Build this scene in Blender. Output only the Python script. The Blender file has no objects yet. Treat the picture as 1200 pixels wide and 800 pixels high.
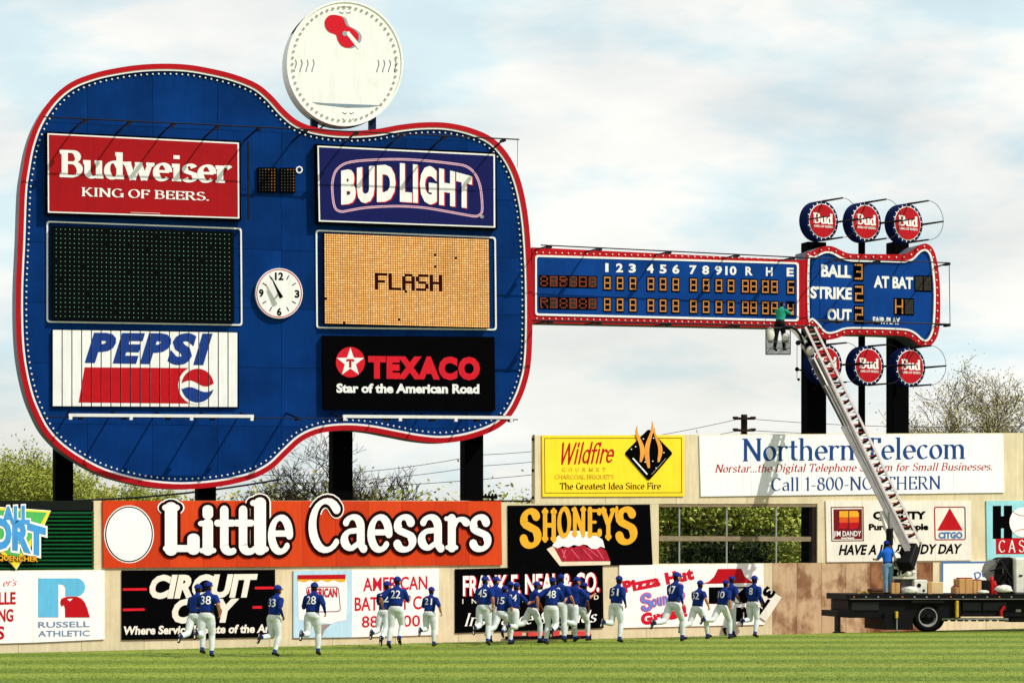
import bpy, bmesh, math, random
import numpy as np
from mathutils import Vector, Matrix
from mathutils.bvhtree import BVHTree
R = math.radians
random.seed(7)
sc = bpy.context.scene
COL = sc.collection

# ---------------------------------------------------------------- camera
CAMH, FPX, CX, HY = 2.75, 3200.0, 600.0, 636.0      # eye height, focal length in photo pixels, centre column, horizon row
cam = bpy.data.cameras.new('camera')
cam.sensor_width = 36.0
cam.lens = FPX / 1200.0 * 36.0
cam.shift_y = (HY - 400.0) / 1200.0
cam.clip_start = 0.5
cam.clip_end = 6000
camo = bpy.data.objects.new('camera', cam)
camo.location = (0, 0, CAMH)
camo.rotation_euler = (R(90), 0, 0)
COL.objects.link(camo)
sc.camera = camo

# ---------------------------------------------------------------- light
SUN = Vector((1.8, -0.97, 1.95)).normalized()        # direction towards the sun
elev = math.asin(SUN.z)
azim = math.atan2(SUN.x, SUN.y)                      # clockwise from +Y
world = bpy.data.worlds.new('World')
sc.world = world
world.use_nodes = True
nt = world.node_tree
nt.nodes.clear()
N = nt.nodes.new
out = N('ShaderNodeOutputWorld')
bg = N('ShaderNodeBackground'); bg.inputs['Strength'].default_value = 0.1
sky = N('ShaderNodeTexSky'); sky.sky_type = 'NISHITA'; sky.sun_disc = False
sky.sun_elevation = elev; sky.sun_rotation = azim
sky.air_density = 1.0; sky.dust_density = 1.6; sky.ozone_density = 1.0
tc = N('ShaderNodeTexCoord')
sep = N('ShaderNodeSeparateXYZ')
mp = N('ShaderNodeMapping'); mp.inputs['Scale'].default_value = (1.0, 1.0, 2.6)
mp.inputs['Location'].default_value = (3.1, 0.6, 0.25)
nz = N('ShaderNodeTexNoise'); nz.inputs['Scale'].default_value = 5.0; nz.inputs['Detail'].default_value = 9; nz.inputs['Roughness'].default_value = 0.52
nz2 = N('ShaderNodeTexNoise'); nz2.inputs['Scale'].default_value = 9.0; nz2.inputs['Detail'].default_value = 8; nz2.inputs['Roughness'].default_value = 0.55
ramp = N('ShaderNodeValToRGB')                       # cloud cover
ramp.color_ramp.elements[0].position = 0.40; ramp.color_ramp.elements[0].color = (0.66, 0.66, 0.66, 1)
ramp.color_ramp.elements[1].position = 0.60; ramp.color_ramp.elements[1].color = (1, 1, 1, 1)
ramp2 = N('ShaderNodeValToRGB')                      # cloud tone: bright tops, softly greyer bodies
ramp2.color_ramp.elements[0].position = 0.40; ramp2.color_ramp.elements[0].color = (7.2, 8.9, 9.35, 1)
ramp2.color_ramp.elements[1].position = 0.53; ramp2.color_ramp.elements[1].color = (10.2, 10.15, 9.7, 1)
mix = N('ShaderNodeMixRGB'); mix.blend_type = 'MIX'
L = nt.links.new
L(tc.outputs['Generated'], mp.inputs['Vector'])
L(mp.outputs['Vector'], nz.inputs['Vector']); L(mp.outputs['Vector'], nz2.inputs['Vector'])
L(nz.outputs['Fac'], ramp.inputs['Fac']); L(nz2.outputs['Fac'], ramp2.inputs['Fac'])
L(ramp.outputs['Color'], mix.inputs['Fac'])
L(sky.outputs['Color'], mix.inputs['Color1']); L(ramp2.outputs['Color'], mix.inputs['Color2'])
L(mix.outputs['Color'], bg.inputs['Color']); L(bg.outputs['Background'], out.inputs['Surface'])

sl = bpy.data.lights.new('sun', 'SUN'); sl.energy = 4.1; sl.angle = R(0.53); sl.color = (1.0, 0.95, 0.87)
slo = bpy.data.objects.new('sun', sl)
slo.rotation_euler = SUN.to_track_quat('Z', 'Y').to_euler()
slo.location = (40, -20, 50)
COL.objects.link(slo)
sc.view_settings.view_transform = 'Standard'
sc.view_settings.look = 'None'
sc.view_settings.exposure = 0.0
sc.view_settings.gamma = 1.0
sc.view_settings.use_curve_mapping = False

# ---------------------------------------------------------------- materials
def s2l(c):
    return tuple(((v / 255) / 12.92 if v / 255 <= 0.04045 else ((v / 255 + 0.055) / 1.055) ** 2.4) for v in c)
_mats = {}
def mat(name, rgb, rough=0.6, var=0.12, scale=3.0, metal=0.0, emit=0.0, bump=0.0, bscale=40.0, tint=None, spec=0.12, wear=1.0, ctr=(.32, .68), stretch=(1, 1, 1)):
    """procedural paint / fabric / metal: base colour broken up by two noise octaves, optional stain tint and fine relief"""
    if name in _mats: return _mats[name]
    m = bpy.data.materials.new(name); m.use_nodes = True
    t = m.node_tree; b = t.nodes['Principled BSDF']; n = t.nodes.new; l = t.links.new
    b.inputs['Roughness'].default_value = rough; b.inputs['Metallic'].default_value = metal
    b.inputs['Specular IOR Level'].default_value = spec
    c = rgb if max(rgb) <= 1.0 and isinstance(rgb[0], float) else s2l(rgb)
    tcn = n('ShaderNodeTexCoord'); mpn = n('ShaderNodeMapping'); mpn.inputs['Scale'].default_value = stretch
    oi = n('ShaderNodeObjectInfo'); vm = n('ShaderNodeVectorMath'); vm.operation = 'SCALE'; vm.inputs[0].default_value = (37.0, 53.0, 29.0); l(oi.outputs['Random'], vm.inputs['Scale'])
    va = n('ShaderNodeVectorMath'); va.operation = 'ADD'; l(tcn.outputs['Object'], va.inputs[0]); l(vm.outputs['Vector'], va.inputs[1])
    l(va.outputs['Vector'], mpn.inputs['Vector'])
    nn = n('ShaderNodeTexNoise'); nn.inputs['Scale'].default_value = scale; nn.inputs['Detail'].default_value = 7; nn.inputs['Roughness'].default_value = 0.6
    l(mpn.outputs['Vector'], nn.inputs['Vector'])
    cr = n('ShaderNodeValToRGB')
    lo = tint if tint else tuple(v * (1 - var) for v in c)
    cr.color_ramp.elements[0].position = ctr[0]; cr.color_ramp.elements[0].color = (*lo, 1)
    cr.color_ramp.elements[1].position = ctr[1]; cr.color_ramp.elements[1].color = (*[min(1, v * (1 + var * 0.4)) for v in c], 1)
    l(nn.outputs['Fac'], cr.inputs['Fac'])
    # fine grime and faint downward streaks
    mp2 = n('ShaderNodeMapping'); mp2.inputs['Scale'].default_value = (5.0, 5.0, .45); l(va.outputs['Vector'], mp2.inputs['Vector'])
    n3 = n('ShaderNodeTexNoise'); n3.inputs['Scale'].default_value = 1.7; n3.inputs['Detail'].default_value = 6; n3.inputs['Roughness'].default_value = .7; l(mp2.outputs['Vector'], n3.inputs['Vector'])
    mr = n('ShaderNodeMapRange'); mr.inputs['From Min'].default_value = .3; mr.inputs['From Max'].default_value = .62; mr.inputs['To Min'].default_value = 1 - .13 * wear; mr.inputs['To Max'].default_value = 1.0
    l(n3.outputs['Fac'], mr.inputs['Value'])
    mm = n('ShaderNodeMixRGB'); mm.blend_type = 'MULTIPLY'; mm.inputs['Fac'].default_value = 1; l(cr.outputs['Color'], mm.inputs['Color1']); l(mr.outputs['Result'], mm.inputs['Color2']); l(mm.outputs['Color'], b.inputs['Base Color'])
    if emit:
        l(cr.outputs['Color'], b.inputs['Emission Color']); b.inputs['Emission Strength'].default_value = emit
    if bump:
        n2 = n('ShaderNodeTexNoise'); n2.inputs['Scale'].default_value = bscale; n2.inputs['Detail'].default_value = 4
        l(mpn.outputs['Vector'], n2.inputs['Vector'])
        bp = n('ShaderNodeBump'); bp.inputs['Strength'].default_value = bump; bp.inputs['Distance'].default_value = 0.02
        l(n2.outputs['Fac'], bp.inputs['Height']); l(bp.outputs['Normal'], b.inputs['Normal'])
    _mats[name] = m
    return m

# ---------------------------------------------------------------- planes: real upright planes in the place
class Plane:
    def __init__(s, x0, y0, x1, y1):
        s.O = Vector((x0, y0)); s.d = (Vector((x1, y1)) - s.O).normalized(); s.n = Vector((s.d.y, -s.d.x))
        s.n3 = Vector((s.n.x, s.n.y, 0)); s.d3 = Vector((s.d.x, s.d.y, 0))
    @classmethod
    def px(cls, a, da, b, db):
        return cls((a - CX) / FPX * da, da, (b - CX) / FPX * db, db)
    def at(s, px, py, off=0.0):
        rx = (px - CX) / FPX; rz = (HY - py) / FPX
        t = (off + s.O.dot(s.n)) / (rx * s.n.x + s.n.y)
        return Vector((t * rx, t, CAMH + t * rz))
    def uz(s, u, z, off=0.0):
        return Vector((s.O.x + s.d.x * u + s.n.x * off, s.O.y + s.d.y * u + s.n.y * off, z))
    def u(s, px, off=0.0):
        p = s.at(px, HY, off); return (Vector((p.x, p.y)) - s.O).dot(s.d)
def at(px, py, depth):
    return Vector(((px - CX) / FPX * depth, depth, CAMH + (HY - py) / FPX * depth))

# ---------------------------------------------------------------- mesh builder
class MB:
    def __init__(s): s.v = []; s.f = []; s.m = []
    def add(s, vs, fs, mi=0):
        k = len(s.v); s.v += [tuple(v) for v in vs]; s.f += [tuple(i + k for i in f) for f in fs]; s.m += [mi] * len(fs); return s
    def prism(s, pl, pts, o0, o1, mi=0):
        """outline (photo pixels on plane) pushed from offset o0 (back) to o1 (front)"""
        fr = [pl.at(x, y, o1) for x, y in pts]; bk = [p - pl.n3 * (o1 - o0) for p in fr]; n = len(pts)
        return s.add(fr + bk, [tuple(range(n)), tuple(range(2 * n - 1, n - 1, -1))] + [(i, (i + 1) % n, (i + 1) % n + n, i + n) for i in range(n)], mi)
    def flat(s, pl, pts, off, mi=0):
        return s.add([pl.at(x, y, off) for x, y in pts], [tuple(range(len(pts)))], mi)
    def ring(s, pl, outer, inner, o0, o1, mi=0):
        a = [pl.at(x, y, o1) for x, y in outer]; b = [pl.at(x, y, o1) for x, y in inner]; n = len(outer)
        bk = pl.n3 * (o1 - o0)
        vs = a + b + [p - bk for p in a] + [p - bk for p in b]; fs = []
        for i in range(n):
            j = (i + 1) % n
            fs += [(i, j, n + j, n + i), (i, 2 * n + i, 2 * n + j, j), (n + i, n + j, 3 * n + j, 3 * n + i), (2 * n + i, 3 * n + i, 3 * n + j, 2 * n + j)]
        return s.add(vs, fs, mi)
    def obox(s, c, ax, ay, az, mi=0):
        """box: centre c, half axis vectors"""
        c = Vector(c); ax = Vector(ax); ay = Vector(ay); az = Vector(az)
        vs = [c + ax * i + ay * j + az * k for i in (-1, 1) for j in (-1, 1) for k in (-1, 1)]
        return s.add(vs, [(0, 1, 3, 2), (4, 6, 7, 5), (0, 4, 5, 1), (2, 3, 7, 6), (0, 2, 6, 4), (1, 5, 7, 3)], mi)
    def box(s, x0, x1, y0, y1, z0, z1, mi=0):
        return s.obox(((x0 + x1) / 2, (y0 + y1) / 2, (z0 + z1) / 2), ((x1 - x0) / 2, 0, 0), (0, (y1 - y0) / 2, 0), (0, 0, (z1 - z0) / 2), mi)
    def bar(s, p, q, w, h, up=(0, 0, 1), mi=0):
        p = Vector(p); q = Vector(q); d = (q - p); ln = d.length; d.normalize()
        sd = d.cross(Vector(up))
        if sd.length < 1e-4: sd = d.cross(Vector((1, 0, 0)))
        sd.normalize(); u = sd.cross(d)
        return s.obox((p + q) / 2, d * ln / 2, sd * w / 2, u * h / 2, mi)
    def tube(s, pts, rad, n=8, mi=0, cap=True):
        pts = [Vector(p) for p in pts]; rs = rad if isinstance(rad, (list, tuple)) else [rad] * len(pts)
        vs = []; fs = []; prev = None
        for i, p in enumerate(pts):
            d = (pts[min(i + 1, len(pts) - 1)] - pts[max(i - 1, 0)])
            d = d.normalized() if d.length > 1e-9 else Vector((0, 0, 1))
            if prev is None:
                a = d.cross(Vector((0, 0, 1)))
                if a.length < 0.05: a = d.cross(Vector((0, 1, 0)))
            else:
                a = prev - d * prev.dot(d)
                if a.length < 1e-5: a = d.cross(Vector((0.3, 1, 0.2)))
            a.normalize(); prev = a; b = d.cross(a)
            for k in range(n):
                t = 2 * math.pi * k / n
                vs.append(p + (a * math.cos(t) + b * math.sin(t)) * rs[i])
        for i in range(len(pts) - 1):
            for k in range(n):
                k2 = (k + 1) % n
                fs.append((i * n + k, i * n + k2, (i + 1) * n + k2, (i + 1) * n + k))
        if cap: fs += [tuple(range(n - 1, -1, -1)), tuple(range((len(pts) - 1) * n, len(pts) * n))]
        return s.add(vs, fs, mi)
    def ball(s, c, rx, ry=None, rz=None, nu=10, nv=6, mi=0, rot=None):
        ry = ry or rx; rz = rz or rx; c = Vector(c); vs = []
        for j in range(nv + 1):
            ph = math.pi * j / nv
            for i in range(nu):
                th = 2 * math.pi * i / nu
                v = Vector((rx * math.sin(ph) * math.cos(th), ry * math.sin(ph) * math.sin(th), rz * math.cos(ph)))
                if rot is not None: v = rot @ v
                vs.append(c + v)
        fs = [(j * nu + i, (j + 1) * nu + i, (j + 1) * nu + (i + 1) % nu, j * nu + (i + 1) % nu) for j in range(nv) for i in range(nu)]
        return s.add(vs, fs, mi)
    def build(s, name, mats, parent=None, base=None, smooth=False, kind=None, label=None, fix=True, bevel=0):
        if not isinstance(mats, (list, tuple)): mats = [mats]
        V = np.array(s.v, dtype=float) if s.v else np.zeros((0, 3))
        if base is None:
            base = Vector((float((V[:, 0].min() + V[:, 0].max()) / 2), float((V[:, 1].min() + V[:, 1].max()) / 2), float(V[:, 2].min())))
        base = Vector(base)
        me = bpy.data.meshes.new(name)
        me.from_pydata((V - np.array(base)).tolist(), [], s.f)
        for m in mats: me.materials.append(m)
        if len(mats) > 1: me.polygons.foreach_set('material_index', s.m)
        if fix:
            bm = bmesh.new(); bm.from_mesh(me)
            bmesh.ops.remove_doubles(bm, verts=bm.verts, dist=1e-5)
            bmesh.ops.recalc_face_normals(bm, faces=bm.faces)
            if bevel: bmesh.ops.bevel(bm, geom=bm.edges[:], offset=bevel, segments=1, affect='EDGES', clamp_overlap=True)
            bm.to_mesh(me); bm.free()
        if smooth: me.polygons.foreach_set('use_smooth', [True] * len(me.polygons))
        o = bpy.data.objects.new(name, me); COL.objects.link(o)
        if parent is not None:
            o.parent = parent
            off = Vector(parent.location)
            if parent.parent is not None: off = off + Vector(parent.parent.location)
            o.location = base - off
        else:
            o.location = base
        if kind: o['kind'] = kind
        if label and (parent is None or label): o['label'] = label
        return o
def tag(o, label, cat, group=None):
    o['label'] = label; o['category'] = cat
    if group: o['group'] = group
    return o
def thing(name, label, cat, loc, group=None):
    o = bpy.data.objects.new(name, None); COL.objects.link(o); o.empty_display_size = 0.3
    o.location = Vector(loc)
    return tag(o, label, cat, group)

def catmull(pts, k=6, closed=True):
    n = len(pts); o = []
    rng = range(n) if closed else range(n - 1)
    for i in rng:
        g = (lambda j: pts[j % n]) if closed else (lambda j: pts[max(0, min(n - 1, j))])
        p0, p1, p2, p3 = g(i - 1), g(i), g(i + 1), g(i + 2)
        for j in range(k):
            t = j / k; t2 = t * t; t3 = t2 * t
            o.append(tuple(0.5 * (2 * p1[a] + (p2[a] - p0[a]) * t + (2 * p0[a] - 5 * p1[a] + 4 * p2[a] - p3[a]) * t2 + (3 * p1[a] - p0[a] - 3 * p2[a] + p3[a]) * t3) for a in (0, 1)))
    if not closed: o.append(tuple(pts[-1]))
    return o
def inset(pts, d):
    """move a closed outline inwards by d pixels"""
    n = len(pts); A = sum(pts[i][0] * pts[(i + 1) % n][1] - pts[(i + 1) % n][0] * pts[i][1] for i in range(n)); sg = 1 if A > 0 else -1
    o = []
    for i in range(n):
        a, c = pts[i - 1], pts[(i + 1) % n]; tx, ty = c[0] - a[0], c[1] - a[1]; l = math.hypot(tx, ty) or 1
        o.append((pts[i][0] - sg * ty / l * d, pts[i][1] + sg * tx / l * d))
    return o
def ell(cx, cy, rx, ry, n=40, a0=0, a1=360):
    full = abs(a1 - a0) >= 360
    m = n if full else n + 1
    return [(cx + rx * math.cos(R(a0 + (a1 - a0) * i / n)), cy - ry * math.sin(R(a0 + (a1 - a0) * i / n))) for i in range(m)]
def rrect(q, r, k=5):
    """rounded quad from corners TL,TR,BR,BL"""
    o = []
    for i in range(4):
        p = Vector(q[i]); a = Vector(q[i - 1]); b = Vector(q[(i + 1) % 4])
        da = (a - p).normalized() * r; db = (b - p).normalized() * r
        for j in range(k + 1):
            t = j / k
            o.append(tuple((p + da) * (1 - t) ** 2 + p * 2 * t * (1 - t) + (p + db) * t * t))
    return o
def qi(q, d):
    """inset quad TL,TR,BR,BL by d px"""
    return [(q[0][0] + d, q[0][1] + d), (q[1][0] - d, q[1][1] + d), (q[2][0] - d, q[2][1] - d), (q[3][0] + d, q[3][1] - d)]

def clip_cell(P, x0, x1, y0, y1):
    """Sutherland-Hodgman: outline P cut to one rectangular cell"""
    for ax, lim, keep in ((0, x0, 1), (0, x1, -1), (1, y0, 1), (1, y1, -1)):
        o = []
        for i in range(len(P)):
            a, b = P[i - 1], P[i]; ia = (a[ax] - lim) * keep >= 0; ib = (b[ax] - lim) * keep >= 0
            if ia != ib:
                t = (lim - a[ax]) / (b[ax] - a[ax]); o.append((a[0] + (b[0] - a[0]) * t, a[1] + (b[1] - a[1]) * t))
            if ib: o.append(b)
        P = o
        if len(P) < 3: return []
    q = [P[i] for i in range(len(P)) if math.hypot(P[i][0] - P[i - 1][0], P[i][1] - P[i - 1][1]) > 1e-3]
    return q if len(q) > 2 else []
# ---------------------------------------------------------------- lettering: a stroke alphabet of my own (for seriffed lettering) and plain sans text
# glyph: (advance, [paths], [serifs (x, y, halfwidth scale)])   path: points (x,y) and arcs (cx,cy,rx,ry,a0,a1); cap height 1, x-height .66
G = {}
def g(ch, adv, paths, ser=()): G[ch] = (adv, paths, ser)
X = .66
g('A', .82, [[(.1, 0), (.41, .98)], [(.41, .98), (.72, 0)], [(.2, .33), (.62, .33)]], [(.1, 0), (.72, 0)])
g('B', .74, [[(.16, 0), (.16, 1)], [(.16, .95), (.38, .95), (.38, .745, .2, .205, 90, -90), (.16, .54)], [(.16, .54), (.4, .54), (.4, .295, .24, .245, 90, -90), (.16, .05)]], [(.1, 0, .7), (.1, .965, .7)])
g('C', .78, [[(.44, .5, .33, .46, 42, 318)]], [])
g('D', .82, [[(.16, 0), (.16, 1)], [(.16, .95), (.36, .95), (.36, .5, .34, .45, 90, -90), (.16, .05)]], [(.1, 0, .7), (.1, .965, .7)])
g('E', .68, [[(.16, 0), (.16, 1)], [(.1, .95), (.6, .95)], [(.1, .05), (.62, .05)], [(.16, .51), (.5, .51)], [(.59, .98), (.59, .76)], [(.61, .02), (.61, .26)], [(.5, .42), (.5, .6)]], [])
g('\u0404', .68, [[(.16, 0), (.16, 1)], [(.1, .95), (.58, .95)], [(.1, .05), (.6, .05)], [(.16, .51), (.42, .51)], [(.6, .95), (.6, .86)], [(.62, .05), (.62, .16)]], [])
g('F', .64, [[(.16, 0), (.16, 1)], [(.1, .95), (.6, .95)], [(.16, .5), (.48, .5)], [(.59, .98), (.59, .76)], [(.48, .4), (.48, .6)]], [(.16, 0)])
g('G', .82, [[(.44, .5, .33, .46, 42, 360)], [(.75, .42), (.75, .03)]], [(.7, .42, .9)])
g('H', .86, [[(.17, 0), (.17, 1)], [(.69, 0), (.69, 1)], [(.17, .5), (.69, .5)]], [(.17, 0), (.17, .965), (.69, 0), (.69, .965)])
g('I', .38, [[(.19, 0), (.19, 1)]], [(.19, 0), (.19, .965)])
g('K', .84, [[(.17, 0), (.17, 1)], [(.17, .36), (.64, .97)], [(.34, .56), (.7, 0)]], [(.17, 0), (.17, .965), (.64, .965), (.72, 0)])
g('L', .66, [[(.17, 0), (.17, 1)], [(.1, .05), (.6, .05)], [(.59, .02), (.59, .28)]], [(.17, .965)])
g('M', 1.0, [[(.15, 0), (.15, 1)], [(.15, .97), (.49, .04)], [(.49, .04), (.84, .97)], [(.84, 0), (.84, 1)]], [(.15, 0), (.1, .965, .8), (.84, 0), (.88, .965, .8)])
g('N', .88, [[(.15, 0), (.15, .98)], [(.15, .97), (.72, .03)], [(.72, 0), (.72, 1)]], [(.15, 0), (.1, .965, .8), (.72, .965)])
g('O', .84, [[(.42, .5, .33, .46, 90, 450)]], [])
g('P', .7, [[(.17, 0), (.17, 1)], [(.17, .95), (.38, .95), (.38, .7, .23, .25, 90, -90), (.17, .45)]], [(.17, 0), (.1, .965, .7)])
g('Q', .84, [[(.42, .5, .33, .46, 90, 450)], [(.42, .2), (.74, -.12)]], [])
g('R', .8, [[(.16, 0), (.16, 1)], [(.16, .95), (.38, .95), (.38, .72, .22, .23, 90, -90), (.16, .49)], [(.38, .49), (.68, 0)]], [(.16, 0), (.1, .965, .7), (.72, 0, .8)])
g('S', .66, [[(.33, .735, .215, .225, 25, 90), (.33, .735, .215, .225, 90, 215), (.36, .27, .22, .23, 62, -90), (.33, .27, .23, .23, 270, 195)]], [])
g('T', .74, [[(.37, 0), (.37, 1)], [(.05, .95), (.69, .95)], [(.06, .98), (.06, .76)], [(.68, .98), (.68, .76)]], [(.37, 0)])
g('U', .84, [[(.16, 1), (.42, .3, .26, .26, 180, 360), (.68, 1)]], [(.16, .965), (.68, .965)])
g('V', .8, [[(.1, .98), (.4, 0)], [(.4, 0), (.7, .98)]], [(.1, .965), (.7, .965)])
g('W', 1.12, [[(.1, .98), (.32, 0)], [(.32, 0), (.56, .95)], [(.56, .95), (.8, 0)], [(.8, 0), (1.02, .98)]], [(.1, .965), (.56, .965, .8), (1.02, .965)])
g('Y', .8, [[(.1, .98), (.4, .46)], [(.4, .46), (.7, .98)], [(.4, 0), (.4, .48)]], [(.1, .965), (.7, .965), (.4, 0)])
g('a', .6, [[(.3, .44, .17, .19, 155, 0), (.47, .1), (.53, .03)], [(.47, .38), (.28, .2, .17, .165, 90, 270), (.47, .16)]], [])
g('b', .64, [[(.14, 0), (.14, 1)], [(.34, .33, .2, .3, 160, -160)]], [(.09, .965, .6)])
g('c', .54, [[(.31, .33, .21, .3, 45, 318)]], [])
g('d', .66, [[(.5, 0), (.5, 1)], [(.3, .33, .2, .3, 20, 340)]], [(.45, .965, .6), (.55, 0, .6)])
g('e', .58, [[(.3, .33, .21, .3, 0, 318)], [(.1, .35), (.51, .35)]], [])
g('f', .4, [[(.18, 0), (.18, .75), (.36, .78, .18, .19, 180, 60)], [(.04, X - .04), (.36, X - .04)]], [(.18, 0)])
g('g', .6, [[(.27, .42, .17, .21, 0, 360)], [(.2, .22), (.16, .1), (.4, .06), (.34, -.1, .19, .14, 60, -180), (.2, .04)], [(.38, .56), (.54, .64)]], [])
g('h', .68, [[(.15, 0), (.15, 1)], [(.15, .45), (.34, .42, .18, .21, 150, 0), (.52, 0)]], [(.15, 0), (.09, .965, .6), (.52, 0)])
g('i', .34, [[(.17, 0), (.17, X)], [(.17, .84), (.17, .98)]], [(.17, 0), (.11, X - .035, .6)])
g('l', .34, [[(.17, 0), (.17, 1)]], [(.17, 0), (.11, .965, .6)])
g('m', 1.0, [[(.15, 0), (.15, X)], [(.15, .45), (.32, .43, .17, .2, 150, 0), (.49, 0)], [(.49, .45), (.66, .43, .17, .2, 150, 0), (.83, 0)]], [(.15, 0), (.09, X - .035, .6), (.49, 0), (.83, 0)])
g('n', .68, [[(.15, 0), (.15, X)], [(.15, .45), (.34, .42, .18, .21, 150, 0), (.52, 0)]], [(.15, 0), (.09, X - .035, .6), (.52, 0)])
g('o', .6, [[(.3, .33, .21, .3, 90, 450)]], [])
g('p', .64, [[(.15, -.3), (.15, X)], [(.34, .33, .2, .3, 160, -160)]], [(.15, -.3), (.09, X - .035, .6)])
g('r', .5, [[(.15, 0), (.15, X)], [(.15, .42), (.34, .43, .16, .2, 150, 40)]], [(.15, 0), (.09, X - .035, .6)])
g('s', .5, [[(.25, .485, .145, .15, 20, 90), (.25, .485, .145, .15, 90, 225), (.27, .175, .155, .15, 60, -90), (.25, .175, .16, .15, 270, 200)]], [])
g('t', .42, [[(.19, .88), (.19, .17), (.33, .18, .14, .14, 180, 300)], [(.03, X - .04), (.38, X - .04)]], [])
g('u', .68, [[(.15, X), (.15, .24), (.33, .24, .18, .2, 180, 340)], [(.52, X), (.52, 0)]], [(.1, X - .035, .6), (.47, X - .035, .6), (.57, 0, .6)])
g('v', .62, [[(.08, .64), (.31, 0)], [(.31, 0), (.54, .64)]], [(.08, X - .035), (.54, X - .035)])
g('w', .92, [[(.08, .65), (.27, 0)], [(.27, 0), (.45, .62)], [(.45, .62), (.64, 0)], [(.64, 0), (.83, .65)]], [(.08, X - .035, .9), (.45, X - .035, .8), (.83, X - .035, .9)])
g('y', .62, [[(.08, .64), (.32, .02)], [(.55, .64), (.28, -.16), (.16, -.26), (.06, -.22)]], [(.08, X - .035), (.54, X - .035)])
g('1', .44, [[(.24, 0), (.24, 1)], [(.24, .98), (.08, .85)]], [(.24, 0)])
g('8', .62, [[(.31, .745, .17, .2, 90, 450)], [(.31, .28, .22, .25, 90, 450)]], [])
g('0', .64, [[(.32, .5, .23, .46, 90, 450)]], [])
g('3', .6, [[(.28, .74, .19, .22, 150, -80)], [(.28, .28, .22, .25, 80, -150)]], [])
g('7', .56, [[(.06, .94), (.52, .94)], [(.52, .94), (.22, 0)]], [])
g('5', .6, [[(.14, .94), (.5, .94)], [(.14, .94), (.12, .52)], [(.12, .52), (.28, .32, .22, .29, 110, -150)]], [])
g('.', .26, [[(.13, .0), (.13, .13)]], [])
g('-', .42, [[(.07, .36), (.35, .36)]], [])
g("'", .2, [[(.1, .98), (.08, .74)]], [])
g('&', .86, [[(.36, .77, .15, .19, -60, 240), (.25, .56), (.74, .04)], [(.62, .46), (.5, .16), (.33, .24, .24, .22, -30, -250), (.42, .56)]], [])
g(' ', .34, [], [])
def _path(p, step=14):
    o = []
    for q in p:
        if len(q) == 2: pts = [q]
        else:
            cx, cy, rx, ry, a0, a1 = q; k = max(2, int(abs(a1 - a0) / step)); pts = [(cx + rx * math.cos(R(a0 + (a1 - a0) * i / k)), cy + ry * math.sin(R(a0 + (a1 - a0) * i / k))) for i in range(k + 1)]
        for t in pts:
            if not o or math.hypot(t[0] - o[-1][0], t[1] - o[-1][1]) > 1e-4: o.append(t)
    return o
def ribbon(pts, wf, rnd=False, ext=0.0):
    """2-D ribbon of varying width along points -> list of polygons"""
    n = len(pts); closed = n > 3 and math.hypot(pts[0][0] - pts[-1][0], pts[0][1] - pts[-1][1]) < 1e-3
    P = [Vector(p) for p in pts]
    if ext and not closed and n > 1:
        P[0] = P[0] + (P[0] - P[1]).normalized() * ext; P[-1] = P[-1] + (P[-1] - P[-2]).normalized() * ext
    l = []; r = []
    for i in range(n):
        a = P[i - 1] if i else (P[-2] if closed else P[0]); b = P[i + 1] if i < n - 1 else (P[1] if closed else P[-1])
        t = (b - a); t = t.normalized() if t.length > 1e-9 else Vector((0, 1))
        w = wf(t) / 2; nn = Vector((-t.y, t.x)); l.append(P[i] + nn * w); r.append(P[i] - nn * w)
    polys = [[l[i], l[i + 1], r[i + 1], r[i]] for i in range(n - 1)]
    if rnd and not closed:
        for c, o in ((P[0], P[min(1, n - 1)]), (P[-1], P[-2])):
            t = (o - c).normalized(); w = wf(t) / 2
            polys.append([c + Vector((math.cos(2 * math.pi * k / 14), math.sin(2 * math.pi * k / 14))) * w for k in range(14)])
    return polys
_nib = (math.sin(R(20)), math.cos(R(20)))
def stroke_text(s, thick=.15, thin=.05, ser=.13, grow=0.0, rnd=False, track=0.0, shear=0.0, sthin=None, flare=0.0):
    """-> (list of (layer, polygon)), width ; grow widens every stroke (outline)"""
    wf = lambda t: thin + (thick - thin) * abs(t.x * _nib[0] - t.y * _nib[1]) ** 2 + 2 * grow
    st = (sthin or thin)
    x = 0; out = []; lay = 0
    for ch in s:
        adv, paths, sers = G[ch]; k = 0
        for p in paths:
            pp = _path(p); pp = [(a + x, b) for a, b in pp]
            qs = ribbon(pp, wf, rnd, grow if not rnd else 0)
            for j, q in enumerate(qs): out.append((k + (.0 if len(q) == 4 else .35 if j % 2 else .7), q))
            k += 1
        for sr in sers:
            h = ser * (sr[2] if len(sr) > 2 else 1) + grow; cx, cy = sr[0] + x, sr[1]
            if ser <= 0: continue
            if rnd:
                for j, q in enumerate(ribbon([(cx - h + grow, cy + .02), (cx + h - grow, cy + .02)], lambda t: st + 2 * grow, True)): out.append((k + j * .3, q))
            else:
                y0 = cy if cy < .01 and cy > -.01 else (cy if cy < 0 else cy + .035 - st)
                y0 -= grow; y1 = y0 + st + 2 * grow
                out.append((k, [Vector((cx - h, y0)), Vector((cx + h, y0)), Vector((cx + h, y1)), Vector((cx - h, y1))]))
                if flare:
                    sgn = 1 if cy < .3 else -1; yb = y1 if sgn > 0 else y0
                    out.append((k + 1, [Vector((cx - h * .75, yb)), Vector((cx + h * .75, yb)), Vector((cx + thick * .45, yb + sgn * flare)), Vector((cx - thick * .45, yb + sgn * flare))]))
            k += 1
        x += adv + track
    x -= track
    if shear: out = [(k, [Vector((v.x + shear * v.y, v.y)) for v in q]) for k, q in out]
    return out, (0.0, x)
_sc = {}
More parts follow.
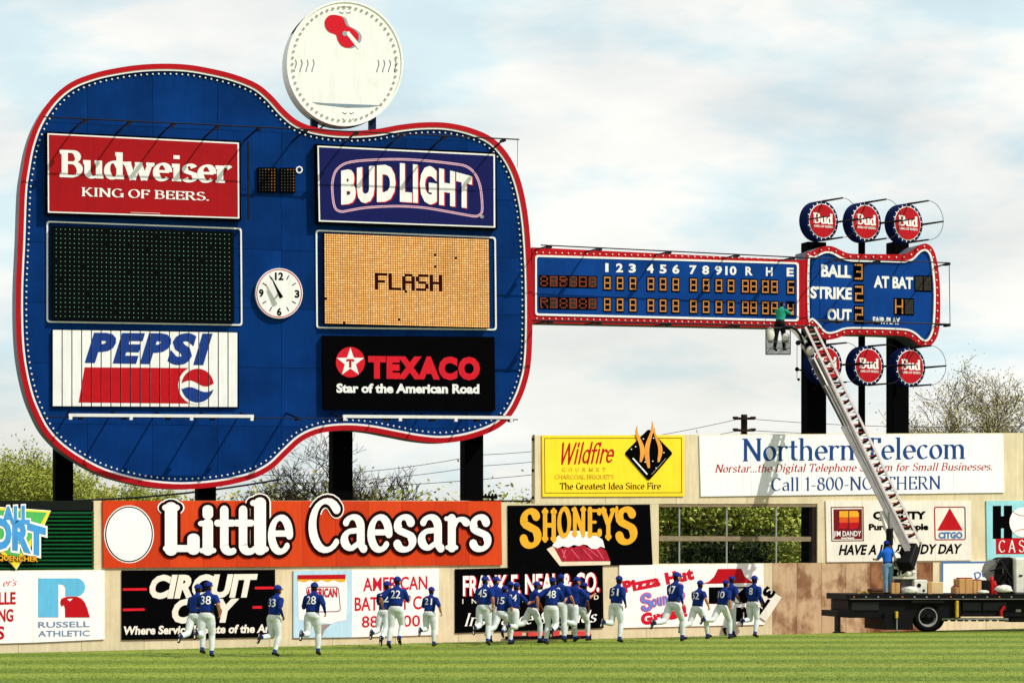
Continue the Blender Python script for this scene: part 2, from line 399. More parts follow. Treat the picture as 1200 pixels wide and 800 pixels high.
def sans_text(s, bold=0.0, shear=0.0, space=1.0):
    """Blender's built-in face, thickened -> polygons, (xmin, xmax) of the plain outline"""
    key = (s, bold, shear, space)
    if key in _sc: return _sc[key]
    def ev(body, off):
        cu = bpy.data.curves.new('t', 'FONT'); cu.body = body; cu.size = 1.0; cu.offset = off; cu.shear = shear; cu.space_character = space; cu.resolution_u = 3
        o = bpy.data.objects.new('t', cu); COL.objects.link(o); bpy.context.view_layer.update()
        me = bpy.data.meshes.new_from_object(o.evaluated_get(bpy.context.evaluated_depsgraph_get()))
        V = [Vector((v.co.x, v.co.y)) for v in me.vertices]; F = [list(p.vertices) for p in me.polygons]
        bpy.data.objects.remove(o); bpy.data.curves.remove(cu); bpy.data.meshes.remove(me)
        return V, F
    H, _ = ev('H', 0.0); ch = max(v.y for v in H)
    V, F = ev(s, bold); V0, _ = ev(s, 0.0)
    V = [v / ch for v in V]
    _sc[key] = ([((j % 40) * .06, [V[i] for i in f]) for j, f in enumerate(F)], (min(v.x for v in V0) / ch, max(v.x for v in V0) / ch))
    return _sc[key]
def put(mb, pl, tx, box, off, mi=0, warp=None, step=0.0008):
    """lay lettering on a plane. box = (x0, yb0, x1, yb1, h0, h1): left/right ends of the baseline and the cap heights there, in photo pixels"""
    polys, (a, b) = tx
    x0, yb0, x1, yb1, h0, h1 = box[:6]
    def m(v):
        u = (v.x - a) / (b - a); w = v.y
        if warp: u, w = warp(u, w)
        X_ = x0 + (x1 - x0) * u; Y_ = yb0 + (yb1 - yb0) * u - (h0 + (h1 - h0) * u) * w
        if len(box) > 6: X_ += box[6] * w
        return X_, Y_
    for k, q in polys:
        mb.add([pl.at(*m(v), off + k * step) for v in q], [tuple(range(len(q)))], mi)

def putv(mb, pl, tx, P0, Rv, Uv, off, mi=0, step=0.0008):
    """lettering along any direction: P0 start of baseline, Rv whole run, Uv cap height, all in photo pixels"""
    polys, (a, b) = tx
    for k, q in polys:
        mb.add([pl.at(P0[0] + Rv[0] * (v.x - a) / (b - a) + Uv[0] * v.y, P0[1] + Rv[1] * (v.x - a) / (b - a) + Uv[1] * v.y, off + k * step) for v in q], [tuple(range(len(q)))], mi)
# ---------------------------------------------------------------- the two big upright planes
WALL = Plane.px(0, 75.7, 1200, 95.5)                 # outfield wall, running away to the right
GTR = Plane.px(20, 87.0, 1110, 96.7)                 # guitar scoreboard behind it
def edge_depth(px): return CAMH * FPX / (129 - .0242 * px)   # where the grass ends
# colours (real-world base colours)
CREAM = mat('cream_paint', (214, 201, 166), .7, .10, 1.2, bump=.15, bscale=9, wear=1.5)
WHITE = mat('white_paint', (236, 236, 232), .55, .05, 2.0)
OFFW = mat('off_white_paint', (226, 222, 208), .6, .07, 2.0)
BLACK = mat('black_paint', (5, 5, 6), .95, .2, 2.0, spec=.02)
DARK = mat('dark_steel', (14, 14, 16), .8, .3, 2.0, spec=.05)
RED = mat('red_paint', (176, 8, 22), .5, .1, 2.0)
CRIM = mat('crimson_paint', (196, 14, 44), .5, .08, 3.0)
BLUE = mat('scoreboard_blue_paint', (6, 50, 112), .85, .36, .5, spec=.04)
NAVY = mat('navy_paint', (10, 24, 74), .8, .15, 2.0, spec=.05)
GREY = mat('grey_metal', (128, 132, 140), .5, .2, 2.0)
ORANGE = mat('orange_red_paint', (196, 58, 18), .7, .09, .9, spec=.1, stretch=(1, 1, .35))
GOLD = mat('gold_paint', (224, 166, 40), .5, .08, 2.0)
YELLOW = mat('yellow_paint', (247, 212, 44), .55, .05, 2.0)
LBLUE = mat('light_blue_paint', (92, 178, 214), .5, .06, 2.0)
TBLUE = mat('letter_blue_paint', (22, 62, 128), .5, .08, 2.0)
PALEB = mat('pale_blue_paint', (176, 212, 228), .6, .1, 1.5)

# ---------------------------------------------------------------- ground
def ground():
    # field with its edge, then a warning track falling gently to the wall, then flat ground behind
    mb = MB()
    xs = [-3000, -200, -60] + [i for i in range(-40, 61, 4)] + [90, 300, 3000]
    ep = Plane.px(0, edge_depth(0), 1200, edge_depth(1200))
    rows = []
    for X_ in xs:
        # depth of the edge line at this X
        t = (X_ - ep.O.x) / ep.d.x; ye = ep.O.y + t * ep.d.y; ye = max(ye, 20) if X_ > -60 else 30
        rows.append((X_, ye))
    V = []; n = len(rows)
    for X_, ye in rows: V.append((X_, -200, 0))
    for X_, ye in rows: V.append((X_, min(ye, 400), 0))
    for X_, ye in rows: V.append((X_, min(ye, 400) + 1.2, -.09))
    for X_, ye in rows: V.append((X_, min(ye, 400) + 7.6, -.31))
    for X_, ye in rows: V.append((X_, 5500, -.31))
    F = []; M_ = []
    for r in range(4):
        for i in range(n - 1):
            F.append((r * n + i, r * n + i + 1, (r + 1) * n + i + 1, (r + 1) * n + i)); M_.append((0, 1, 1, 2)[r])
    mb.add(V, F); mb.m = M_
    # grass: mown bands running across the view, finely mottled
    gm = bpy.data.materials.new('mown_grass'); gm.use_nodes = True; t = gm.node_tree; b = t.nodes['Principled BSDF']; n_ = t.nodes.new; l = t.links.new
    b.inputs['Roughness'].default_value = .75; b.inputs['Specular IOR Level'].default_value = .15
    tcn = n_('ShaderNodeTexCoord'); m1 = n_('ShaderNodeMapping'); m1.inputs['Rotation'].default_value = (0, 0, R(-3)); l(tcn.outputs['Object'], m1.inputs['Vector'])
    wv = n_('ShaderNodeTexWave'); wv.wave_type = 'BANDS'; wv.bands_direction = 'Y'; wv.inputs['Scale'].default_value = .075; wv.inputs['Distortion'].default_value = 5.5; wv.inputs['Detail'].default_value = 4; wv.inputs['Detail Scale'].default_value = .12
    l(m1.outputs['Vector'], wv.inputs['Vector'])
    m2 = n_('ShaderNodeMapping'); m2.inputs['Scale'].default_value = (.35, 1.0, 1); l(tcn.outputs['Object'], m2.inputs['Vector'])
    na = n_('ShaderNodeTexNoise'); na.inputs['Scale'].default_value = .9; na.inputs['Detail'].default_value = 8; na.inputs['Roughness'].default_value = .7; l(m2.outputs['Vector'], na.inputs['Vector'])
    nb = n_('ShaderNodeTexNoise'); nb.inputs['Scale'].default_value = 9; nb.inputs['Detail'].default_value = 5; l(m2.outputs['Vector'], nb.inputs['Vector'])
    c1 = n_('ShaderNodeValToRGB'); c1.color_ramp.elements[0].position = .3; c1.color_ramp.elements[0].color = (.135, .20, .022, 1); c1.color_ramp.elements[1].position = .75; c1.color_ramp.elements[1].color = (.22, .28, .04, 1)
    l(wv.outputs['Color'], c1.inputs['Fac'])
    c2 = n_('ShaderNodeValToRGB'); c2.color_ramp.elements[0].position = .3; c2.color_ramp.elements[0].color = (.82, .84, .8, 1); c2.color_ramp.elements[1].position = .7; c2.color_ramp.elements[1].color = (1.12, 1.08, 1.1, 1)
    l(na.outputs['Fac'], c2.inputs['Fac'])
    mx = n_('ShaderNodeMixRGB'); mx.blend_type = 'MULTIPLY'; mx.inputs['Fac'].default_value = 1; l(c1.outputs['Color'], mx.inputs['Color1']); l(c2.outputs['Color'], mx.inputs['Color2'])
    c3 = n_('ShaderNodeValToRGB'); c3.color_ramp.elements[0].position = .35; c3.color_ramp.elements[0].color = (.86, .87, .85, 1); c3.color_ramp.elements[1].position = .65; c3.color_ramp.elements[1].color = (1.15, 1.12, 1.1, 1)
    l(nb.outputs['Fac'], c3.inputs['Fac'])
    mx2 = n_('ShaderNodeMixRGB'); mx2.blend_type = 'MULTIPLY'; mx2.inputs['Fac'].default_value = 1; l(mx.outputs['Color'], mx2.inputs['Color1']); l(c3.outputs['Color'], mx2.inputs['Color2'])
    l(mx2.outputs['Color'], b.inputs['Base Color'])
    bp = n_('ShaderNodeBump'); bp.inputs['Strength'].default_value = .5; bp.inputs['Distance'].default_value = .03; l(nb.outputs['Fac'], bp.inputs['Height']); l(bp.outputs['Normal'], b.inputs['Normal'])
    o = mb.build('ground', [gm, mat('warning_track_clay', (150, 112, 78), .9, .2, 3), mat('rough_ground', (92, 98, 58), .9, .3, .3)], base=(0, 0, 0), kind='structure', fix=False)
    # turf blades near the camera side and along the edge
    rng = np.random.default_rng(3); nbld = 150000
    d0 = 50.0
    u = rng.random(nbld); dep = 1 / (1 / d0 + u * (1 / 92.0 - 1 / d0)); px = rng.random(nbld) * 1280 - 40
    x = (px - CX) / FPX * dep; ed = CAMH * FPX / (129 - .0242 * px); ok = dep < ed + .05
    x, dep = x[ok], dep[ok]; k = len(x)
    h = rng.uniform(.010, .024, k); w = rng.uniform(.006, .012, k); an = rng.random(k) * math.pi; lx = rng.normal(0, .012, k); ly = rng.normal(0, .012, k)
    V = np.empty((k, 3, 3)); V[:, 0] = np.stack([x - np.cos(an) * w, dep - np.sin(an) * w, np.zeros(k)], 1); V[:, 1] = np.stack([x + np.cos(an) * w, dep + np.sin(an) * w, np.zeros(k)], 1); V[:, 2] = np.stack([x + lx, dep + ly, h], 1)
    me = bpy.data.meshes.new('grass_blades'); me.vertices.add(3 * k); me.vertices.foreach_set('co', V.ravel()); me.loops.add(3 * k); me.loops.foreach_set('vertex_index', np.arange(3 * k, dtype=np.int32))
    me.polygons.add(k); me.polygons.foreach_set('loop_start', np.arange(0, 3 * k, 3, dtype=np.int32)); me.update(); me.validate()
    me.materials.append(gm); gb = bpy.data.objects.new('grass_blades', me); COL.objects.link(gb); gb['kind'] = 'stuff'; tag(gb, 'short mown green grass blades covering the outfield', 'grass')
ground()

# ---------------------------------------------------------------- outfield wall
def T1(x): return 668 - (x * .0119 if x < 590 else 7.0 + (x - 590) * .0049)      # rail between the two lower tiers
def lerp(a, b, t): return a + (b - a) * t
wall = thing('outfield_wall', 'long cream outfield wall carrying the advertising boards, three tiers high on the right', 'wall', WALL.uz(14, -.25))
STAIN = mat('rusty_plywood', (150, 108, 74), .85, .0, 1.5, tint=s2l((92, 52, 34)), bump=.2, bscale=12, stretch=(1, 1, .7), wear=1.5, ctr=(.4, .6))
STAIN2 = mat('pale_stained_plywood', (190, 162, 128), .85, .0, 1.5, tint=s2l((132, 96, 68)), bump=.2, bscale=12, stretch=(1, 1, .8), wear=1.6, ctr=(.38, .56))
CR2 = mat('cream_paint_b', (208, 196, 160), .7, .12, 1.5, bump=.15, bscale=9)
def panels(x0, x1, top, bot, n, mats, zbot=None, th=.2, lab=None, parent=wall, name='panel', o1=0.0):
    """a run of n boards; each its own piece, 12 mm joints"""
    for i in range(n):
        a = lerp(x0, x1, i / n) + (.22 if i else 0); b = lerp(x0, x1, (i + 1) / n) - (.22 if i < n - 1 else 0)
        mb = MB(); j = random.uniform(-.004, .004)
        tl, tr = WALL.at(a, top(a), o1 + j), WALL.at(b, top(b), o1 + j)
        if zbot is None: bl, br = WALL.at(a, bot(a), o1 + j), WALL.at(b, bot(b), o1 + j)
        else: bl, br = Vector((tl.x, tl.y, zbot)), Vector((tr.x, tr.y, zbot))
        fr = [tl, tr, br, bl]; bk = [p - WALL.n3 * th for p in fr]
        mb.add(fr + bk, [(0, 1, 2, 3), (7, 6, 5, 4), (0, 4, 5, 1), (1, 5, 6, 2), (2, 6, 7, 3), (3, 7, 4, 0)])
        mb.build(name, mats[i % len(mats)], parent, label=lab)
C_ = [CREAM, CR2]
panels(-420, 905, T1, None, 18, C_, zbot=-.45)
panels(905.4, 1020, T1, None, 4, [STAIN2, STAIN2], zbot=-.45, lab='stained pale plywood panel')
panels(1020.4, 1068, T1, None, 1, [STAIN], zbot=-.45, lab='rust brown plywood panel')
panels(1068.4, 1093, T1, None, 1, [STAIN], zbot=-.45, lab='rust brown plywood panel')
panels(1093.4, 1280, T1, None, 3, C_, zbot=-.45)
up = lambda x: T1(x) - .15
panels(110, 627, lambda x: 586.3 + max(0, (x - 587)) * .09, up, 6, C_)
panels(627, 772, lambda x: 590.2, up, 2, C_)
panels(627, 958, lambda x: 510 - (x - 627) * .0055, lambda x: 590.0, 4, C_)
panels(958, 1280, lambda x: 508.2 - (x - 958) * .0055, up, 4, C_)

# open bay with pipe posts and weathered rails
bay = thing('open_wall_bay', 'open wall bay with grey pipe posts and a weathered plank rail, trees showing through', 'fence', WALL.at(865, 659, -.1))
WOOD = mat('weathered_wood', (138, 124, 100), .85, .3, 3, bump=.3, bscale=30, stretch=(1, 1, 6)); PIPE = mat('galvanised_pipe', (168, 172, 172), .4, .1, 4, metal=.4)
for x in (796, 851.5, 909.5):
    MB().tube([WALL.at(x, 659.5, -.12), WALL.at(x, 591, -.12)], .028, 8).build('post', PIPE, bay)
MB().prism(WALL, [(772.4, 627.5), (957.6, 628.5), (957.6, 634), (772.4, 633.5)], -.16, -.08).build('plank_rail', WOOD, bay)
MB().prism(WALL, [(772.4, 590.4), (957.6, 590.4), (957.6, 593.6), (772.4, 593.6)], -.17, -.03).build('top_rail', WOOD, bay)
MB().prism(WALL, [(951.5, 593.8), (957.8, 593.8), (957.8, 659), (951.5, 659)], -.2, -.05).build('end_post', mat('dark_wood', (34, 26, 22), .8, .3, 3), bay)
for y in (604.5, 619.5, 646):
    MB().tube([WALL.at(772.4, y, -.13), WALL.at(951, y + .5, -.13)], .009, 5).build('wire', DARK, bay)

# left: louvred green fence
lf = thing('louvred_fence', 'dark green fence of horizontal louvres at the far left, dark band along its top', 'fence', WALL.at(50, 667, 0))
GRN = mat('green_louvre_paint', (18, 96, 52), .45, .2, 2); DGRN = mat('dark_green_backing', (6, 26, 16), .6, .2, 2)
MB().prism(WALL, [(-420, 585), (110, 586.5), (110, up(110)), (-420, up(-420))], -.35, -.14).build('backing_panel', DGRN, lf)
MB().prism(WALL, [(-420, 585.4), (109.8, 586.9), (109.8, 597.5), (-420, 596)], -.139, -.05).build('top_shade_strip', mat('shade_black_green', (8, 16, 12), .6, .2, 2), lf)  # near-black strip: shade along the fence top put into its colour
for i in range(15):
    y = 600.5 + i * 4.62; a, b = WALL.at(-420, y, -.02), WALL.at(109.6, y, -.02)
    MB().obox((a + b) / 2, (b - a) / 2, WALL.n3 * .05 + Vector((0, 0, -.012)), Vector((0, 0, .012)) + WALL.n3 * .003).build('slat', GRN, lf)
# ---------------------------------------------------------------- advertising boards
def sign(label, pl, q, m, back=0.002, th=.05, cat='sign', name='advertising_sign', npan=1, group=None):
    base = (pl.at(q[3][0], q[3][1], back) + pl.at(q[2][0], q[2][1], back)) / 2
    r = thing(name, label, cat, base, group)
    for i in range(npan):
        a, b = i / npan, (i + 1) / npan; e = .0 if npan == 1 else .12
        Q = [(lerp(q[0][0], q[1][0], a) + e, lerp(q[0][1], q[1][1], a)), (lerp(q[0][0], q[1][0], b) - e, lerp(q[0][1], q[1][1], b)),
             (lerp(q[3][0], q[2][0], b) - e, lerp(q[3][1], q[2][1], b)), (lerp(q[3][0], q[2][0], a) + e, lerp(q[3][1], q[2][1], a))]
        mm = m if not isinstance(m, list) else m[i % len(m)]
        MB().prism(pl, Q, back, back + th).build('panel' if npan > 1 else 'board', mm, r)
    r['front'] = back + th
    return r
def lay(r, pl, name, m, fn):
    mb = MB(); fn(mb, r['front']); return mb.build(name, m, r, fix=False)
def words_of(tx, gap=.2):
    """split lettering into its words, each keeping the place it has in the whole line"""
    polys, ab = tx; iv = sorted(((min(v.x for v in q), max(v.x for v in q), i) for i, (_, q) in enumerate(polys))); groups = []; end = -1e9
    for a, b, i in iv:
        if a > end + gap: groups.append([])
        groups[-1].append(i); end = max(end, b)
    return [([polys[i] for i in sorted(g_)], ab) for g_ in groups]
def L1(r, pl, tx, box, m, k=1, warp=None, name='lettering'):
    out = [lay(r, pl, name, m, lambda mb, f, w_=w_: put(mb, pl, w_, box, f + .006 * k, warp=warp)) for w_ in (words_of(tx) if box[4] > 7 else [tx])]
    return out[0] if len(out) == 1 else out
def F1(r, pl, pts, m, k=1, name='emblem'):
    out = [lay(r, pl, name, m, lambda mb, f, p=p, i=i: mb.flat(pl, p, f + .006 * k + .0007 * i)) for i, p in enumerate(pts)]
    return out[0] if len(out) == 1 else out
def RG(r, pl, outer, inner, m, k=1, name='border'):
    mb = MB(); f = r['front']; mb.ring(pl, outer, inner, f + .0005, f + .006 * k); return mb.build(name, m, r)
def zz(s, ox, oy, pts): return [(ox + x / s, oy + y / s) for x, y in pts]

# --- lower tier, left to right
r = sign('white board with red lettering cut off at the far left of the lowest tier', WALL, [(-60, 669), (38.6, 668.6), (38.6, 752.4), (-60, 755)], WHITE)
L1(r, WALL, stroke_text("er's", .13, .05, .06, shear=.35), (2.5, 686.5, 18.5, 686, 8.5, 8.5), CRIM)
L1(r, WALL, sans_text('LLE', .03), (-1, 707.5, 18, 707, 13.5, 13.3), RED)
L1(r, WALL, sans_text('NG', .03), (-1.5, 727.6, 15.2, 727.2, 13.6, 13.6), RED)
L1(r, WALL, sans_text('S', .03), (-3, 748, 4.6, 747.8, 14, 14), RED)
r = sign('white board with a light blue R and red eagle head above grey blue lettering', WALL, [(38.8, 668.6), (122.6, 667.6), (122.6, 748.6), (38.8, 752.4)], WHITE)
z = lambda P: zz(4.208, 0, 575, P)
F1(r, WALL, [z([(188, 430), (288, 430), (288, 622), (188, 622)]), z([(288, 430), (378, 430)] + [(378 + 42 * math.sin(R(a)), 474 - 44 * math.cos(R(a))) for a in range(10, 180, 14)] + [(322, 518), (322, 476), (312, 462), (288, 458)])], LBLUE)
F1(r, WALL, [z([(297, 548), (303, 530), (330, 520), (380, 520), (402, 530), (418, 548), (432, 582), (443, 622), (322, 622), (321, 580), (316, 562), (303, 568)])], RED, 2)
F1(r, WALL, [z([(330, 532), (358, 530), (345, 543)])], WHITE, 3)
GB = mat('grey_blue_paint', (112, 140, 168), .5)
L1(r, WALL, sans_text('RUSSELL', .02), (45, 734.8, 104.7, 734, 6.5, 6.4), GB)
L1(r, WALL, sans_text('ATHLETIC', .02), (45, 745.3, 105, 744.6, 6.6, 6.4), GB)

r = sign('black board with big slanted white capitals and two pairs of red stripes, lower tier left', WALL, [(143, 668), (322.6, 667), (322.6, 745.8), (143, 749.3)], BLACK, npan=4)
L1(r, WALL, sans_text('CIRCUIT', .055, shear=.22, space=1.0), (177, 699.3, 300, 697.5, 24, 23.6), OFFW)
L1(r, WALL, sans_text('CITY', .055, shear=.22), (203.5, 728, 276, 726.8, 24.5, 24), OFFW)
L1(r, WALL, sans_text('Where Service Is State of the Art', .04, shear=.12), (145.6, 742.8, 320, 740.2, 9, 8.8), OFFW)
F1(r, WALL, [[(144, 688.8), (172, 688.5), (172, 691.4), (144, 691.6)], [(144, 712.6), (169.5, 712.2), (169.5, 715), (144, 715.5)], [(298.7, 687), (322, 686.8), (322, 689.8), (298.7, 690)], [(296, 709.6), (307, 709.5), (307, 712.6), (296, 712.7)]], mat('bright_red_paint', (210, 22, 40), .5), name='stripe')

r = sign('pale blue board with a white banner lettered red under a red and yellow fringe', WALL, [(344, 668.3), (411.4, 667.4), (411.6, 746.2), (344, 747)], PALEB)
z = lambda P: zz(6, 330, 655, P)
F1(r, WALL, [z([(112, 112), (450, 108), (462, 200), (455, 425), (380, 440), (340, 455), (280, 445), (120, 425), (118, 300)])], WHITE)
F1(r, WALL, [z([(270, 458), (350, 452), (300, 500), (285, 545), (262, 545)])], mat('taupe_paint', (150, 136, 134), .6), 1, 'banner_tail')
F1(r, WALL, [z([(114, 134), (450, 132), (448, 155)] + [(448 - i * 41, 150 + (10 if i % 2 else -6)) for i in range(1, 8)] + [(116, 152)])], GOLD, 2, 'fringe')
F1(r, WALL, [z([(114, 110), (450, 106), (450, 137), (114, 139)])], RED, 3, 'fringe')
rq = z([(168, 192), (402, 190), (418, 368), (200, 372)])
RG(r, WALL, rrect(rq, 5), rrect(qi(rq, .9), 4.2), mat('plum_paint', (128, 40, 84), .6), 2)
L1(r, WALL, sans_text('AMERICAN', .035), (359.3, 699, 395, 698.6, 9.6, 9.6), CRIM, 3)

r = sign('plain white board with three lines of thin crimson lettering and digits', WALL, [(411.8, 667.4), (514.7, 665.8), (513.4, 743.4), (411.8, 746.2)], WHITE, npan=2)
L1(r, WALL, sans_text('AMERICAN', .015), (426, 692, 500.6, 689.6, 15.2, 14.8), CRIM)
L1(r, WALL, sans_text('BATTERY CO.', .015), (416, 715, 510, 712.6, 15.2, 14.8), CRIM)
L1(r, WALL, sans_text('88', .01), (424.3, 734.6, 442.6, 734.2, 13, 12.8), CRIM)
L1(r, WALL, sans_text('00', .01), (472.8, 733.6, 492.2, 733.2, 13, 12.8), CRIM)

r = sign('black board with a white company name shadowed in red above white italic lettering', WALL, [(533.8, 666.4), (706.4, 662), (707.6, 735.2), (533.8, 741.3)], BLACK, npan=4)
fb = (543, 697, 701.6, 692, 21.6, 21)
L1(r, WALL, sans_text('FRANK E. NEAL & CO.', .045), (fb[0] + 1.3, fb[1] + .4, fb[2] + 1.3, fb[3] + .4, 21.6, 21), CRIM, 1)
L1(r, WALL, sans_text('FRANK E. NEAL & CO.', .03), fb, WHITE, 2)
L1(r, WALL, sans_text('INCORPORATED', .02, space=3.2), (542, 706.8, 701.4, 701.8, 5.2, 5), OFFW)
L1(r, WALL, stroke_text('Insurance & Bonds', .15, .05, .1, shear=.28), (543, 733.2, 698, 728.6, 15, 14.4), WHITE)

r = sign('white board with slanting red and violet lettering and a red roof emblem', WALL, [(725.8, 662), (894.7, 660), (896.3, 731.4), (726.3, 735.2)], WHITE, npan=4)
for w_ in words_of(sans_text('Pizza Hut', .07, space=1.12)): mb = MB(); putv(mb, WALL, w_, (732.5, 693), (80, -15.6), (-2.2, -11.6), r['front'] + .006); mb.build('lettering', CRIM, r, fix=False)
mb = MB(); putv(mb, WALL, sans_text('Great!', .07, space=1.12), (753.5, 731.4), (51, -10.6), (-2.2, -11.6), r['front'] + .006); mb.build('lettering', CRIM, r, fix=False)
VIO = mat('violet_blue_paint', (96, 128, 204), .5); PNK = mat('pink_paint', (206, 84, 140), .5)
for s_, P0, Rv, Uv in (('S', (752, 716), (13, -3), (-2, -19)), ('ound', (764.5, 710.5), (25, -6), (-1.4, -12)), ('S', (790, 704.5), (12, -2), (-1, -19))):
    mb = MB(); putv(mb, WALL, stroke_text(s_, .17, .13, 0, grow=.07, rnd=True, track=.05), P0, Rv, Uv, r['front'] + .006); mb.build('lettering', PNK, r, fix=False)
    mb = MB(); putv(mb, WALL, stroke_text(s_, .17, .13, 0, rnd=True, track=.05), P0, Rv, Uv, r['front'] + .014); mb.build('lettering', VIO, r, fix=False)
z = lambda P: zz(6, 720, 650, P)
F1(r, WALL, [z([(618, 202), (665, 185), (702, 150), (728, 97), (893, 95), (915, 150), (950, 178), (1000, 195)])], RED, 1)
F1(r, WALL, [z([(664, 226), (940, 222), (940, 335), (840, 344), (664, 342)])], BLACK, 1, 'black_patch')
L1(r, WALL, sans_text('K', .06, shear=.2), (854, 705, 868, 704.8, 14.5, 14.4), WHITE, 2)
L1(r, WALL, sans_text('un', .07), (855, 725.8, 876, 725.4, 19, 19), BLACK, 1)

r = thing('distance_marker', 'tilted white distance marker with black numerals right of the red roof emblem', 'sign', WALL.at(896, 727, .02))
q = [(891.7, 684), (916, 699.5), (897.5, 727.5), (874, 712)]
MB().prism(WALL, q, .06, .1).build('board', OFFW, r); r['front'] = .1
mb = MB(); putv(mb, WALL, sans_text('375', .06, space=1.05), (898.5, 687.4), (-19.5, 27.5), (9.8, 6.3), .106); mb.build('lettering', BLACK, r, fix=False)

r = sign('white board in a blue frame with slanting blue letters, half hidden behind the truck load', WALL, [(1103.2, 657.6), (1262, 656.4), (1262, 715), (1103.2, 715)], WHITE, npan=3)
q = [(1103.2, 657.6), (1262, 656.4), (1262, 715), (1103.2, 715)]
RG(r, WALL, q, qi(q, 2.2), mat('mid_blue_paint', (62, 106, 166), .5), 1)
mb = MB(); putv(mb, WALL, sans_text('DE', .02), (1143, 678.5), (13.5, -4.2), (-1.6, -7.6), r['front'] + .006); mb.build('lettering', mat('mid_blue_paint', (62, 106, 166)), r, fix=False)

# --- middle tier
r = thing('advertising_sign', 'cut-out sign with blue letters over a green and yellow triangle on the louvred fence', 'sign', WALL.at(10, 660, .1)); r['front'] = .0
z = lambda P: zz(4.208, 0, 575, P)
tri = z([(-190, 95), (-60, 78), (250, 100), (205, 190), (78, 385), (60, 360), (-120, 180)])
MB().prism(WALL, inset(tri, -.9), .06, .085).build('outline', WHITE, r)
MB().prism(WALL, tri, .086, .11).build('triangle', YELLOW, r)
MB().prism(WALL, z([(-150, 108), (-60, 90), (232, 106), (190, 180), (80, 340), (60, 330), (-100, 190)]), .111, .12).build('triangle', mat('leaf_green_paint', (78, 178, 92), .5), r)
SB = mat('sky_blue_paint', (66, 150, 212), .5)
wp = lambda u, w: (u, w + .25 * math.sin(math.pi * u) * (1 if w > .5 else .9))
for s_, bx, w_ in (('ALL', (3.5, 612.5, 34, 612.5, 18, 19.5), None), ('SPORT', (-43, 646, 52, 650, 32, 30), wp)):
    mb = MB(); put(mb, WALL, sans_text(s_, .115), bx, .13, warp=w_); mb.build('letter_outline', WHITE, r, fix=False)
    mb = MB(); put(mb, WALL, sans_text(s_, .05), bx, .14, warp=w_); mb.build('lettering', SB, r, fix=False)
mb = MB(); put(mb, WALL, sans_text('FAST QUENCHER', .09), (-24, 655, 44, 657.5, 5.4, 5.6), .15); mb.build('letter_outline', BLACK, r, fix=False)
mb = MB(); put(mb, WALL, sans_text('FAST QUENCHER', .03), (-24, 655, 44, 657.5, 5.4, 5.6), .158); mb.build('lettering', GOLD, r, fix=False)

ORB = [ORANGE, mat('orange_red_paint_b', (188, 54, 16), .7, .1, .9, stretch=(1, 1, .35)), mat('orange_red_paint_c', (202, 64, 20), .7, .09, .9, stretch=(1, 1, .35))]
r = sign('long orange red board with giant white letters outlined brown and a round white medallion', WALL, [(120.5, 586.2), (587.4, 586.9), (588.6, 661.6), (121.2, 665)], ORB, npan=12, th=.07)
r['front'] = .072
BRN = mat('dark_brown_paint', (30, 7, 7), .9, spec=.03)
F1(r, WALL, [ell(151.2, 625.6, 29.2, 33.8)], WHITE, 1, 'medallion'); F1(r, WALL, [ell(151.2, 625.6, 28.0, 32.6)], BRN, 2, 'medallion_ring'); F1(r, WALL, [ell(151.2, 625.6, 26.6, 31.2)], WHITE, 3, 'medallion')
# letters, each fat and rounded with soft serifs: white halo, brown outline, white body
LC = [('L', 190, 234, 650.5, 64), ('i', 232, 253.5, 650.3, 60), ('t', 251, 277, 650.2, 64), ('t', 273, 299, 650, 64), ('l', 293, 315, 649.8, 70), ('e', 314, 343.5, 649.6, 65),
      ('C', 361.5, 399, 647.5, 64), ('a', 399, 430.5, 647.3, 64), ('e', 430.5, 460, 647.2, 64), ('s', 461, 488, 647, 64), ('a', 489.5, 521, 646.8, 64), ('r', 520.5, 551, 646.6, 64), ('s', 550, 576, 646.4, 64)]
cap_h = {'L': 64, 'i': 56, 't': 58, 'l': 66, 'e': 64, 'C': 66, 'a': 64, 's': 64, 'r': 64}
for gr, k, m_, nm in ((.105, 4, WHITE, 'letter_halo'), (.075, 6, BRN, 'letter_outline'), (0, 9, WHITE, 'lettering')):
    for c, xa, xb, yb, h in LC:
        mb = MB()
        th_, tn = {'L': (.24, .15), 'C': (.2, .1), 'i': (.2, .13), 'l': (.22, .13), 't': (.2, .13)}.get(c, (.18, .1))
        tx = stroke_text(c, th_, tn, .09 if c in 'Litlr' else 0, grow=0, rnd=True)
        # plain extent of this glyph
        xs = [v.x for _, q_ in tx[0] for v in q_]; a0, b0 = min(xs), max(xs)
        sxy = (xb - xa) / (b0 - a0); H_ = cap_h[c]
        tx2 = stroke_text(c, th_, tn, .09 if c in 'Litlr' else 0, grow=gr * .85, rnd=True)
        ymin, ymax = min(v.y for _, q_ in tx[0] for v in q_), max(v.y for _, q_ in tx[0] for v in q_)
        top = {'L': 588, 'i': 591.5, 't': 592, 'l': 582.5, 'e': 602.5, 'C': 583, 'a': 602, 's': 602, 'r': 602}[c] if c != 'e' or xa < 400 else 602
        sy = (yb - top) / (ymax - ymin)
        off = r['front'] + .006 * k
        if nm == 'letter_halo' and c not in 'LlC': continue
        for kk, q_ in tx2[0]:
            if nm == 'letter_halo' and min(yb - (v.y - ymin) * sy for v in q_) > 592: continue
            mb.add([WALL.at(xa + (v.x - a0) * sxy, yb - (v.y - ymin) * sy, off + kk * .0008) for v in q_], [tuple(range(len(q_)))])
        mb.build('letter' if nm == 'lettering' else nm, m_, r, fix=False)

